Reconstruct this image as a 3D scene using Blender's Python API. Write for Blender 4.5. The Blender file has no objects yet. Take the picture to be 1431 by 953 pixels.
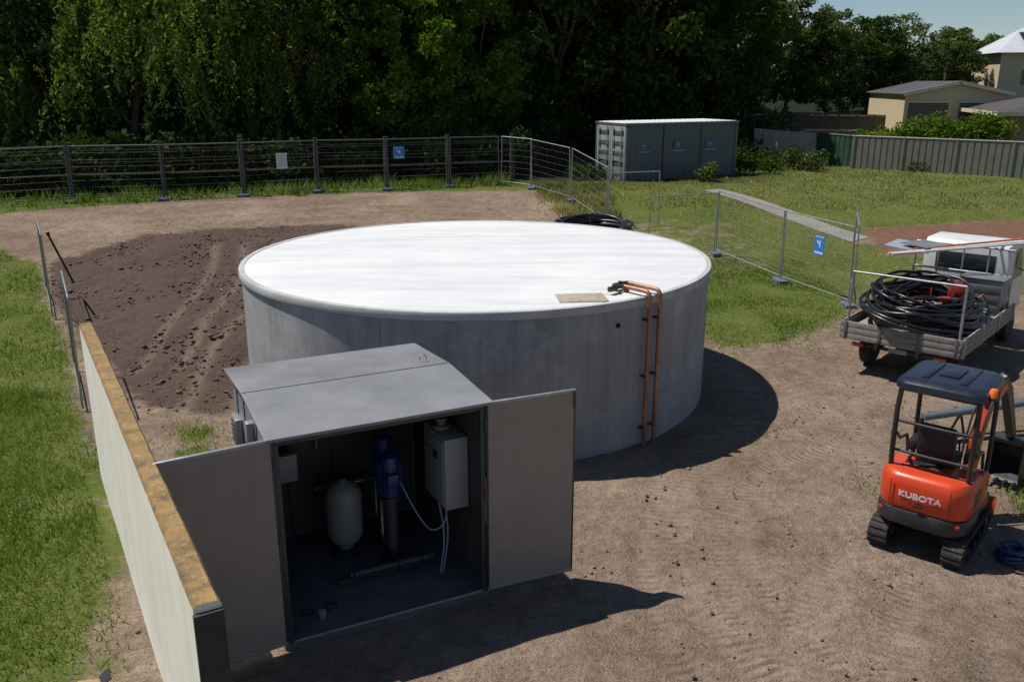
import bpy, bmesh, math, random
import numpy as np
from mathutils import Vector, Matrix, noise
random.seed(4); rng=np.random.default_rng(7)
scene=bpy.context.scene
COL=scene.collection

# ---------------------------------------------------------------- helpers
def ss(a,b,x):
    t=np.clip((x-a)/(b-a),0,1); return t*t*(3-2*t)
def g(x,y):
    x=np.asarray(x,float); y=np.asarray(y,float)
    s=np.clip(-x/17,0,1)*5
    z=1.25*ss(24-s,38-s,y)+1.3*ss(47,62,y)*ss(5,20,x)
    z=z+15*ss(62,90,y)*(1-ss(12,24,x))+2.5*ss(70,110,y)*ss(20,50,x)
    return z
def gz(x,y): return float(g(x,y))

def new_mat(name):
    m=bpy.data.materials.new(name); m.use_nodes=True
    nt=m.node_tree; b=nt.nodes["Principled BSDF"]
    return m,nt,b
def noise_n(nt,vec,scale,detail=4,rough=.6):
    n=nt.nodes.new('ShaderNodeTexNoise'); n.inputs['Scale'].default_value=scale
    n.inputs['Detail'].default_value=min(detail,4); n.inputs['Roughness'].default_value=rough
    if vec is not None: nt.links.new(vec,n.inputs['Vector'])
    return n.outputs['Fac']
def ramp(nt,fac,stops):
    r=nt.nodes.new('ShaderNodeValToRGB'); e=r.color_ramp.elements
    while len(e)<len(stops): e.new(.5)
    for i,(p,c) in enumerate(stops):
        e[i].position=p; e[i].color=(c[0],c[1],c[2],1) if hasattr(c,'__len__') else (c,c,c,1)
    nt.links.new(fac,r.inputs['Fac']); return r.outputs['Color']
def mixc(nt,fac,a,b,mode='MIX'):
    m=nt.nodes.new('ShaderNodeMix'); m.data_type='RGBA'; m.blend_type=mode
    for s,v in ((m.inputs[0],fac),(m.inputs[6],a),(m.inputs[7],b)):
        if isinstance(v,bpy.types.NodeSocket): nt.links.new(v,s)
        elif hasattr(v,'__len__'): s.default_value=(v[0],v[1],v[2],1)
        else: s.default_value=v
    return m.outputs[2]
def math_n(nt,op,a,b=None,c=None):
    m=nt.nodes.new('ShaderNodeMath'); m.operation=op
    for i,v in enumerate((a,b,c)):
        if v is None: continue
        if isinstance(v,bpy.types.NodeSocket): nt.links.new(v,m.inputs[i])
        else: m.inputs[i].default_value=v
    return m.outputs[0]
def bump(nt,b,h,strength=.3,dist=.02):
    n=nt.nodes.new('ShaderNodeBump'); n.inputs['Strength'].default_value=strength
    n.inputs['Distance'].default_value=dist
    nt.links.new(h,n.inputs['Height']); nt.links.new(n.outputs[0],b.inputs['Normal'])
def pbr(name,col,rough=.6,metal=0,var=.15,scale=6,bmp=0,bscale=30,dirt=None,dirt_amt=.5,coat=0):
    m,nt,b=new_mat(name)
    tc=nt.nodes.new('ShaderNodeTexCoord').outputs['Object']
    f=noise_n(nt,tc,scale,4,.65)
    lo=[c*(1-var) for c in col]; hi=[min(1,c*(1+var)) for c in col]
    c=ramp(nt,f,[(.3,lo),(.7,hi)])
    if dirt is not None:
        f2=noise_n(nt,tc,scale*.6,4,.7)
        k=ramp(nt,f2,[(.48,0.),(.68,dirt_amt)])
        c=mixc(nt,k,c,dirt)
    nt.links.new(c,b.inputs['Base Color'])
    r=ramp(nt,f,[(.3,max(0,rough-.08)),(.7,min(1,rough+.08))])
    nt.links.new(r,b.inputs['Roughness'])
    b.inputs['Metallic'].default_value=metal
    if coat:
        b.inputs['Coat Weight'].default_value=coat
    if bmp: bump(nt,b,noise_n(nt,tc,bscale,3,.6),bmp,.01)
    return m

def mk(name,verts,faces,mat=None,parent=None,smooth=False):
    me=bpy.data.meshes.new(name); me.from_pydata([tuple(v) for v in verts],[],faces); me.update()
    o=bpy.data.objects.new(name,me); COL.objects.link(o)
    if mat: me.materials.append(mat)
    if parent: o.parent=parent
    if smooth:
        for p in me.polygons: p.use_smooth=True
    return o
def fast_mesh(name,V,F,mat,attr=None,smooth=False,parent=None):
    me=bpy.data.meshes.new(name)
    V=np.asarray(V,np.float32); F=np.asarray(F,np.int32); k=F.shape[1]
    me.vertices.add(len(V)); me.vertices.foreach_set('co',V.ravel())
    me.loops.add(F.size); me.loops.foreach_set('vertex_index',F.ravel())
    me.polygons.add(len(F)); me.polygons.foreach_set('loop_start',np.arange(0,F.size,k,dtype=np.int32))
    me.polygons.foreach_set('loop_total',np.full(len(F),k,dtype=np.int32))
    if smooth: me.polygons.foreach_set('use_smooth',np.ones(len(F),dtype=bool))
    me.update(calc_edges=True)
    if attr:
        for a,v in attr.items():
            at=me.attributes.new(a,'FLOAT','POINT'); at.data.foreach_set('value',np.asarray(v,np.float32))
    if mat: me.materials.append(mat)
    o=bpy.data.objects.new(name,me); COL.objects.link(o)
    if parent: o.parent=parent
    return o
def empty(name,loc=(0,0,0),rz=0,rot=None):
    e=bpy.data.objects.new(name,None); COL.objects.link(e); e.location=loc
    e.rotation_euler=rot if rot else (0,0,rz); e.empty_display_size=.3; return e
def from_bm(name,bm,mat,parent,smooth=False,auto=False):
    me=bpy.data.meshes.new(name); bm.normal_update(); bm.to_mesh(me); bm.free()
    o=bpy.data.objects.new(name,me); COL.objects.link(o)
    if mat: me.materials.append(mat)
    if parent: o.parent=parent
    if smooth or auto:
        for p in me.polygons: p.use_smooth=True
    if auto:
        try: me.set_sharp_from_angle(angle=math.radians(35))
        except Exception: pass
    return o
def box(parent,name,c,s,mat,bev=0,rot=(0,0,0),seg=2):
    bm=bmesh.new(); bmesh.ops.create_cube(bm,size=1)
    bmesh.ops.scale(bm,vec=s,verts=bm.verts)
    if bev: bmesh.ops.bevel(bm,geom=bm.edges[:],offset=bev,segments=seg,affect='EDGES',profile=.5)
    o=from_bm(name,bm,mat,parent,auto=bool(bev)); o.location=c; o.rotation_euler=rot; return o
def rings(pts,rad,seg=8,closed=False,cap=True):
    pts=[Vector(p) for p in pts]; n=len(pts); V=[];F=[]
    if not hasattr(rad,'__len__'): rad=[rad]*n
    up=None
    for i,p in enumerate(pts):
        if closed: t=(pts[(i+1)%n]-pts[i-1]).normalized()
        else: t=(pts[min(i+1,n-1)]-pts[max(i-1,0)]).normalized()
        if up is None: up=Vector((0,0,1)) if abs(t.z)<.9 else Vector((1,0,0))
        s=t.cross(up)
        if s.length<1e-4: s=t.cross(Vector((0,1,0)))
        s.normalize(); up=s.cross(t).normalized()
        for k in range(seg):
            a=2*math.pi*k/seg; V.append(p+(s*math.cos(a)+up*math.sin(a))*rad[i])
    m=n if closed else n-1
    for i in range(m):
        for k in range(seg):
            a=i*seg+k;b=i*seg+(k+1)%seg;j=((i+1)%n)*seg
            F.append((a,b,j+(k+1)%seg,j+k))
    if cap and not closed:
        F.append(tuple(range(seg))[::-1]); F.append(tuple((n-1)*seg+k for k in range(seg)))
    return V,F
def tube(parent,name,pts,r,mat,seg=10,closed=False):
    V,F=rings(pts,r,seg,closed)
    o=mk(name,V,F,mat,parent,True)
    try:o.data.set_sharp_from_angle(angle=math.radians(50))
    except Exception: pass
    return o
def multi(parent,name,parts,mat,smooth=True):
    V=[];F=[]
    for v,f in parts:
        o=len(V); V+=list(v); F+=[tuple(i+o for i in q) for q in f]
    o=mk(name,V,F,mat,parent,smooth)
    try:o.data.set_sharp_from_angle(angle=math.radians(50))
    except Exception: pass
    return o
def boxg(c,s):
    x,y,z=c;a,b,d=s[0]/2,s[1]/2,s[2]/2
    V=[Vector((x+i*a,y+j*b,z+k*d)) for i in(-1,1) for j in(-1,1) for k in(-1,1)]
    F=[(0,1,3,2),(4,6,7,5),(0,4,5,1),(2,3,7,6),(0,2,6,4),(1,5,7,3)]
    return V,F
def prism(parent,name,prof,y0,y1,mat,bev=0,axis='y'):
    bm=bmesh.new(); n=len(prof)
    f=lambda u,v,w: (u,w,v) if axis=='y' else ((u,v,w) if axis=='z' else (w,u,v))
    A=[bm.verts.new(f(u,v,y0)) for u,v in prof]; B=[bm.verts.new(f(u,v,y1)) for u,v in prof]
    bm.faces.new(A); bm.faces.new(B[::-1])
    for i in range(n): bm.faces.new((A[i],B[i],B[(i+1)%n],A[(i+1)%n]))
    bmesh.ops.recalc_face_normals(bm,faces=bm.faces)
    if bev: bmesh.ops.bevel(bm,geom=[e for e in bm.edges if e.calc_face_angle(0)>.35],offset=bev,segments=2,affect='EDGES',profile=.5)
    return from_bm(name,bm,mat,parent,auto=True)
def lathe(parent,name,prof,c,mat,seg=32,smooth=True):
    V=[];F=[];n=len(prof)
    for r,z in prof:
        for k in range(seg):
            a=2*math.pi*k/seg; V.append((c[0]+r*math.cos(a),c[1]+r*math.sin(a),c[2]+z))
    for i in range(n-1):
        for k in range(seg):
            F.append((i*seg+k,i*seg+(k+1)%seg,(i+1)*seg+(k+1)%seg,(i+1)*seg+k))
    if prof[0][0]>.001: F.append(tuple(range(seg))[::-1])
    if prof[-1][0]>.001: F.append(tuple((n-1)*seg+k for k in range(seg)))
    o=mk(name,V,F,mat,parent,smooth)
    try:o.data.set_sharp_from_angle(angle=math.radians(40))
    except Exception: pass
    return o

# ---------------------------------------------------------------- camera / light
cam=bpy.data.cameras.new('camera'); co=bpy.data.objects.new('camera',cam); COL.objects.link(co)
co.location=(0,0,5.5); co.rotation_euler=(math.radians(90-16.5),0,0)
cam.sensor_width=36; cam.lens=30.69; cam.clip_end=3000; scene.camera=co
sd=Vector((.53,-.17,-1)).normalized()
sl=bpy.data.lights.new('sun','SUN'); sl.energy=5.0; sl.angle=math.radians(.5); sl.color=(1,.955,.88)
so=bpy.data.objects.new('sun',sl); COL.objects.link(so); so.rotation_euler=sd.to_track_quat('-Z','Y').to_euler()
so.location=(-20,8,40)
w=bpy.data.worlds.new("World"); scene.world=w; w.use_nodes=True
nt=w.node_tree; sk=nt.nodes.new('ShaderNodeTexSky'); sk.sky_type='NISHITA'; sk.sun_disc=False
sk.sun_elevation=math.asin(-sd.z); sk.sun_rotation=math.atan2(-sd.x,-sd.y); sk.altitude=800; sk.air_density=1.0; sk.dust_density=.05; sk.ozone_density=3
nt.links.new(sk.outputs[0],nt.nodes['Background'].inputs[0]); nt.nodes['Background'].inputs[1].default_value=.075
scene.view_settings.view_transform='Standard'; scene.view_settings.look='None'; scene.view_settings.exposure=0

# ---------------------------------------------------------------- ground
def sdf(poly,x,y):
    d=np.full(x.shape,1e9); ins=np.zeros(x.shape,bool); n=len(poly)
    for i in range(n):
        x0,y0=poly[i];x1,y1=poly[(i+1)%n]
        ex,ey=x1-x0,y1-y0; t=np.clip(((x-x0)*ex+(y-y0)*ey)/(ex*ex+ey*ey+1e-9),0,1)
        d=np.minimum(d,np.hypot(x-x0-t*ex,y-y0-t*ey))
        c=((y0>y)!=(y1>y)); xi=x0+(y-y0)/(ey if abs(ey)>1e-9 else 1e-9)*ex
        ins^=(c&(x<xi))
    return np.where(ins,d,-d)
PG_LEFT=[(-60,27),(-17,27.3),(-13.8,25),(-12,21.8),(-9.6,18),(-7.6,14.2),(-6.1,12),(-3.3,7),(-2,4),(-2,-8),(-60,-8)]
PG_BACK=[(-60,28.6),(-17.4,30.3),(-11.5,33.8),(-3,36),(1,36.5),(2,33),(2.6,30),(4.6,28),(5.6,26.5),(4.6,24),(4.2,20),(4.6,18.1),(5.6,18.3),(7.3,19.6),(9.5,21.8),(14,22.5),(20,18),(600,18),(600,900),(-600,900),(-600,28)]
PG_S1=[(-5.6,13.6),(-4.9,13.6),(-4.6,12.4),(-5.1,12.2)]
PG_S2=[(6.7,10.4),(9.5,10.6),(10,13),(7.3,12)]
P_RED=[(12.0,27.4),(18,28.0),(26,29),(26,31.6),(18,31.6),(12.2,30.6)]
P_DARK=[(-11.7,21.5),(-13.8,25.2),(-12,28.2),(-8.5,30),(-5,30.3),(-2.2,27),(-3,20),(-5,14),(-6.6,14.4)]
P_DRY=[(3,32),(8,32),(8.6,26),(6.5,25.5),(4,28)]
P_DRY2=[(8.6,23.5),(8.0,20),(20,18),(40,20),(40,27),(13,27)]
P_SAND=[(-4.9,9.0),(-4.2,9.0),(-3.3,7.3),(-3.2,6.4),(-4.2,6.4)]
PATH_L=[(7.9,36.4),(8.9,34.3),(9.7,32.3),(10.6,30.4),(11.5,28.7)];PATH_R=[(8.7,36.7),(9.7,34.7),(10.55,32.7),(11.4,30.8),(12.3,29.2)]
P_PATH=PATH_L+PATH_R[::-1]
def gmask(x,y):
    a=lambda p,w: ss(-w,w,sdf(p,x,y))
    m=np.maximum.reduce([a(PG_LEFT,.5),a(PG_BACK,.9),a(PG_S1,.5)*.7,a(PG_S2,.5)*.7])
    m=m*(1-a(P_RED,.6)); m=m*(1-.42*a(P_DRY,1.0))*(1-.5*a(P_DRY2,1.2))*(1-.65*a(P_SAND,.5))*(1-a(P_PATH,.1)); return m
def dark(x,y): return ss(-.6,.8,sdf(P_DARK,x,y))
def grow(start,end,step,f=1.12):
    out=[start]; d=step
    while abs(out[-1])<abs(end): d*=f; out.append(out[-1]+math.copysign(d,end))
    return out[1:]
xs=np.array(sorted(grow(-14,-600,.14))+list(np.arange(-14,16,.12))+grow(16,600,.12))
ys=np.array([-30,-15,-6,-2,0,1,2]+list(np.arange(3,26,.12))+list(np.arange(26,46,.3))+grow(46,900,.3))
X,Y=np.meshgrid(xs,ys); x=X.ravel(); y=Y.ravel()
z=g(x,y); dk=dark(x,y); gm=gmask(x,y)
nz=np.array([noise.noise((a*.7,b*.7,0))*.5+noise.noise((a*2.3,b*2.3,3))*.28+noise.noise((a*6,b*6,7))*.16 if -16<a<18 and 0<b<46 else 0 for a,b in zip(x,y)])
near=1-ss(20,30,np.abs(x))
z=z+nz*(.06+.15*dk)*near*(1-ss(-.8,0,sdf(P_PATH,x,y)))+.3*dk*ss(.5,3,sdf(P_DARK,x,y))
flat=1-np.maximum(ss(5.2,4.4,np.hypot(x+.68,y-16.2)),ss(2.3,1.6,np.hypot(x+1.8,y-9.1)))
z=np.where(y<26,z*np.clip(flat,0,1),z)
TR=[[(2.9,13.5),(2.5,11.5),(2.0,9.4),(1.9,8),(2.5,6.2),(3.2,4)],[(4.5,9.4),(3.6,8.4),(3.0,7.2),(2.9,5.5)],[(6.2,14.5),(4.8,13.0),(3.3,12.2),(2.4,10.4),(2.4,8.2),(3.4,6)],[(5.2,9.0),(4.4,7.8),(4.0,6.5),(4.1,4.5)],[(7.6,17),(6.2,14.0),(5.6,11.8),(5.3,9.9)],[(-10,29.8),(-5,31.6),(0,31.2),(2.5,29)],[(-16,28.4),(-10,30.9),(-4,33.4),(0,33.0)],[(-6,27),(-5.9,22),(-6.0,18),(-5.3,14)],[(-9,27.5),(-8,24),(-7.6,20),(-7.0,16)]]
attrs={}; tall=np.zeros(x.shape)
for ti,path in enumerate(TR):
    acc=0; best=np.full(x.shape,1e9); sv=np.zeros(x.shape); P=[]
    for i in range(len(path)-1):
        for q in range(6):
            P.append(tuple(Vector(path[i]).lerp(Vector(path[i+1]),q/6)))
    P.append(path[-1]); P=np.array(P)
    for _ in range(6): P[1:-1]=(P[:-2]+P[1:-1]*2+P[2:])/4
    for i in range(len(P)-1):
        x0,y0=P[i];x1,y1=P[i+1];L=math.hypot(x1-x0,y1-y0)
        t=np.clip(((x-x0)*(x1-x0)+(y-y0)*(y1-y0))/(L*L),0,1)
        d=np.hypot(x-x0-t*(x1-x0),y-y0-t*(y1-y0)); k=d<best
        best=np.where(k,d,best); sv=np.where(k,acc+t*L,sv); acc+=L
    m=np.exp(-((best-.42)/.15)**4)*ss(0,.8,sv)*ss(acc,acc-.8,sv)
    if ti<5: attrs['ts%d'%ti]=sv; attrs['tm%d'%ti]=m
    tall=np.maximum(tall,m)
z=z-(.03+.05*dk)*tall*(y<40)
nx,ny=len(xs),len(ys); idx=np.arange(nx*ny).reshape(ny,nx)
F=np.stack([idx[:-1,:-1],idx[:-1,1:],idx[1:,1:],idx[1:,:-1]],-1).reshape(-1,4)
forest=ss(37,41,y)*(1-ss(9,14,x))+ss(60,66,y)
m,nt,b=new_mat('ground_soil_and_turf')
tc=nt.nodes.new('ShaderNodeTexCoord').outputs['Object']
def at(n):
    a=nt.nodes.new('ShaderNodeAttribute'); a.attribute_name=n; return a.outputs['Fac']
n1=noise_n(nt,tc,.5,4,.65);n2=noise_n(nt,tc,5,4,.75);n3=noise_n(nt,tc,45,3,.7);nn=noise_n(nt,tc,1.7,4,.8)
soil=ramp(nt,n1,[(.3,(.185,.132,.096)),(.5,(.265,.195,.143)),(.72,(.36,.275,.205))])
soil=mixc(nt,.8,soil,ramp(nt,n2,[(.25,.5),(.75,1.4)]),'MULTIPLY')
soil=mixc(nt,.85,soil,ramp(nt,n3,[(.3,.55),(.7,1.45)]),'MULTIPLY')
dks=mixc(nt,n2,(.06,.041,.034),(.165,.115,.09)); dks=mixc(nt,.8,dks,ramp(nt,n3,[(.3,.5),(.7,1.45)]),'MULTIPLY')
soil=mixc(nt,ramp(nt,math_n(nt,'ADD',at('dark'),math_n(nt,'MULTIPLY',math_n(nt,'SUBTRACT',nn,.5),1.2)),[(.35,0.),(.65,1.)]),soil,dks)
soil=mixc(nt,ramp(nt,at('red'),[(.3,0.),(.7,.85)]),soil,mixc(nt,n2,(.13,.065,.042),(.26,.13,.085)))
tt=None
for k in range(5):
    tw=math_n(nt,'SINE',math_n(nt,'MULTIPLY',at('ts%d'%k),52))
    q=math_n(nt,'MULTIPLY',tw,at('tm%d'%k)); tt=q if tt is None else math_n(nt,'ADD',tt,q)
wear=ramp(nt,nn,[(.36,.0),(.56,1.)])
tt=math_n(nt,'MULTIPLY',tt,wear)
tmk=at('tall')
soil=mixc(nt,math_n(nt,'MULTIPLY',math_n(nt,'MAXIMUM',tt,0.),.50),soil,(.10,.07,.052))
soil=mixc(nt,math_n(nt,'MULTIPLY',tmk,.25),soil,(.40,.31,.235))
gr=mixc(nt,ramp(nt,n1,[(.3,0.),(.7,1.)]),(.075,.125,.018),(.15,.165,.042))
gr=mixc(nt,.8,gr,ramp(nt,n3,[(.3,.5),(.7,1.5)]),'MULTIPLY')
gr=mixc(nt,ramp(nt,n2,[(.50,0.),(.68,.75)]),gr,(.23,.185,.10))
gk=ramp(nt,math_n(nt,'ADD',at('grass'),math_n(nt,'MULTIPLY',math_n(nt,'SUBTRACT',nn,.5),1.7)),[(.38,0.),(.62,1.)])
c=mixc(nt,gk,soil,gr); c=mixc(nt,at('forest'),c,(.012,.02,.006))  # near-black forest tint stands in for deep shade between the trees
nt.links.new(c,b.inputs['Base Color']); b.inputs['Roughness'].default_value=.95; b.inputs['Specular IOR Level'].default_value=.15
h=math_n(nt,'ADD',math_n(nt,'MULTIPLY',n2,1.8),math_n(nt,'MULTIPLY',n3,.7))
h=math_n(nt,'ADD',h,math_n(nt,'MULTIPLY',tt,.38))
bump(nt,b,h,1.0,.05)
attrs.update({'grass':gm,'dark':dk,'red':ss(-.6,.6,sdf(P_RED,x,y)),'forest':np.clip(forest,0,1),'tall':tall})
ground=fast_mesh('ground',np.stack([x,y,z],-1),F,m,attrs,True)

def clods(name,n,mat,fn):
    bm=bmesh.new(); bmesh.ops.create_icosphere(bm,subdivisions=1,radius=1)
    V0=np.array([v.co[:] for v in bm.verts]); F0=np.array([[v.index for v in f.verts] for f in bm.faces]); bm.free()
    P,s=fn(n); n=len(P)
    VV=V0[None]*(1+rng.normal(0,.25,(n,len(V0),1)))*s[:,None,None]*np.array([1,1,.6])
    VV=VV+P[:,None,:]
    FF=F0[None]+(np.arange(n)*len(V0))[:,None,None]
    return fast_mesh(name,VV.reshape(-1,3),FF.reshape(-1,3),mat)
def clod_pos(n):
    a=rng.uniform(-13,9,n); b2=rng.uniform(5,30,n); keep=(gmask(a,b2)<.3)&(np.hypot(a+.68,b2-16.2)>4.4)&~((np.abs(a+1.7)<1.7)&(np.abs(b2-9)<1.8))
    dkk=dark(a,b2)
    wgt=np.where(dkk>.5,.6,.3); keep&=rng.random(n)<wgt
    a=a[keep];b2=b2[keep];dkk=dkk[keep]; zz=g(a,b2)+.3*dkk*ss(.5,3,sdf(P_DARK,a,b2))
    s=np.exp(rng.normal(-4.3,.5,len(a))); s=np.clip(s*(1+1.0*dkk),.006,np.where(dkk>.5,.065,.032))
    return np.stack([a,b2,zz],-1),s
M_clod=pbr('soil_clod',(.21,.155,.115),.95,0,.45,3)
M_clodd=pbr('dark_soil_clod',(.12,.085,.068),.95,0,.4,3)
def cl_light(n):
    P,s=clod_pos(n); k=dark(P[:,0],P[:,1])<.5; return P[k],s[k]
def cl_dark(n):
    P,s=clod_pos(n); k=dark(P[:,0],P[:,1])>=.5; return P[k],s[k]
clods('gravel',26000,M_clod,cl_light); clods('soil_clods',24000,M_clodd,cl_dark)

# ---------------------------------------------------------------- grass blades
def leafmat(name,c0,c1,trans=.35,rough=.55):
    m,nt,b=new_mat(name)
    a=nt.nodes.new('ShaderNodeAttribute'); a.attribute_name='rnd'
    c=ramp(nt,a.outputs['Fac'],[(0,c0),(1,c1)])
    df=nt.nodes.new('ShaderNodeBsdfDiffuse'); nt.links.new(c,df.inputs[0]); nt.nodes.remove(b); out=df.outputs[0]
    if trans>0:
        tr=nt.nodes.new('ShaderNodeBsdfTranslucent'); nt.links.new(mixc(nt,1,c,(1.3,1.35,.6),'MULTIPLY'),tr.inputs[0])
        mx=nt.nodes.new('ShaderNodeMixShader'); mx.inputs[0].default_value=trans
        nt.links.new(out,mx.inputs[1]); nt.links.new(tr.outputs[0],mx.inputs[2]); out=mx.outputs[0]
    nt.links.new(out,nt.nodes['Material Output'].inputs[0])
    return m
M_grass=leafmat('grass_blade',(.085,.155,.016),(.29,.34,.10),.33,.6)
M_grassdry=leafmat('grass_blade_dry',(.12,.145,.035),(.36,.32,.15),.25,.6)
def scatter(n,x0,x1,y0,y1,thr=.5,extra=None):
    a=rng.uniform(x0,x1,n);b2=rng.uniform(y0,y1,n)
    m=gmask(a,b2)+rng.normal(0,.18,n)>thr
    pat=np.array([noise.noise((p*.8,q*.8,1.)) for p,q in zip(a,b2)]); m&=(pat+rng.normal(0,.25,n)>-.28)
    if extra is not None: m&=extra(a,b2)
    return a[m],b2[m],pat[m]
Vs=[];Rs=[]
def blades(a,b2,pat,h,wd,z0=0,tone=0.):
    n=len(a); th=rng.uniform(0,2*np.pi,n); h=h*rng.uniform(.4,1.3,n)*(1+.6*pat); ln=rng.normal(0,.45,n)*h; ln2=rng.normal(0,.45,n)*h
    zz=g(a,b2)-.02+z0; dx=np.cos(th)*wd/2; dy=np.sin(th)*wd/2
    V=np.stack([np.stack([a-dx,b2-dy,zz],-1),np.stack([a+dx,b2+dy,zz],-1),np.stack([a+ln,b2+ln2,zz+h],-1)],1)
    big=np.array([noise.noise((p*.25,q*.25,5.)) for p,q in zip(a[::1],b2[::1])])
    Vs.append(V.reshape(-1,3)); Rs.append(np.repeat(np.clip(rng.beta(2,2.4,n)+pat*.5+big*.6+tone,0,1),3))
def flush(name,mat):
    V=np.concatenate(Vs);R_=np.concatenate(Rs); fast_mesh(name,V,np.arange(len(V)).reshape(-1,3),mat,{'rnd':R_}); Vs.clear(); Rs.clear()
left_of=lambda a,b2:(a<-2.2-(b2-4.84)*(3.93/6.76)-.05)|(b2>11.7)
blades(*scatter(150000,-15,-2.2,5,16,.5,left_of),.12,.018)
blades(*scatter(60000,-22,-6,14,28,.5),.11,.03)
blades(*scatter(30000,4,9,17,27,.5),.08,.025,0,-.05)
blades(*scatter(9000,6.5,10,10,13,.4),.13,.02)
blades(*scatter(1800,-6,-4,11.5,14.5,.4),.10,.02)
def near_fence(a,b2):
    fy=np.interp(a,[-30,-24,-13.1,-7.8,-.5],[27,29,33.1,35.4,38]); return np.abs(b2-fy-.8+rng.normal(0,.5,len(a)))<1.2
blades(*scatter(36000,-28,0,27,41,.3,near_fence),.38,.05,0,-.1)
# sparse weeds in the bare dirt
n=9000;a_=rng.uniform(3.5,9,n);b_=rng.uniform(11,19,n);p_=np.array([noise.noise((p*.7,q*.7,9.)) for p,q in zip(a_,b_)]);k_=(p_+rng.normal(0,.06,n)>.27)&(np.hypot(a_+.65,b_-16.15)>5.2)
blades(a_[k_],b_[k_],p_[k_]*0,.06,.018)
flush('grass',M_grass)
blades(*scatter(30000,6,24,20,36,.5,lambda a,b2:a>5),.08,.035,0,.05)
blades(*scatter(38000,4,34,33,52,.5),.12,.05,0,0)
blades(*scatter(7000,3,15,41,46,.3,lambda a,b2:(b2>40.3+.3*a)),.4,.06,0,-.1)
blades(*scatter(5000,1,4.0,31,38,.3),.28,.045,0,-.1)
flush('dry_grass',M_grassdry)

# ---------------------------------------------------------------- trees
M_bark=pbr('bark',(.10,.085,.065),.9,0,.4,4,.5,12)
M_leafA=leafmat('leaf_dark',(.018,.034,.008),(.070,.105,.022),.25)
M_leafB=leafmat('leaf_maple',(.045,.09,.012),(.155,.24,.032),.36)
M_leafW=leafmat('leaf_willow',(.05,.085,.02),(.185,.24,.06),.36)
M_leafG=leafmat('leaf_gum',(.04,.065,.02),(.15,.19,.065),.28)
M_leafF=leafmat('leaf_far',(.03,.05,.015),(.10,.14,.04),0)
def leafquads(P,size,elong=1.6,droop=.0):
    n=len(P); d=rng.normal(0,1,(n,3)); d[:,2]=d[:,2]*.6-droop; d/=np.linalg.norm(d,axis=1)[:,None]
    u=rng.normal(0,1,(n,3)); s=np.cross(d,u); s/=np.linalg.norm(s,axis=1)[:,None]+1e-9
    sz=size*rng.uniform(.6,1.4,n)[:,None]
    V=np.stack([P-d*sz*elong/2,P+s*sz/2,P+d*sz*elong/2,P-s*sz/2],1)
    return V.reshape(-1,3)
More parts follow.
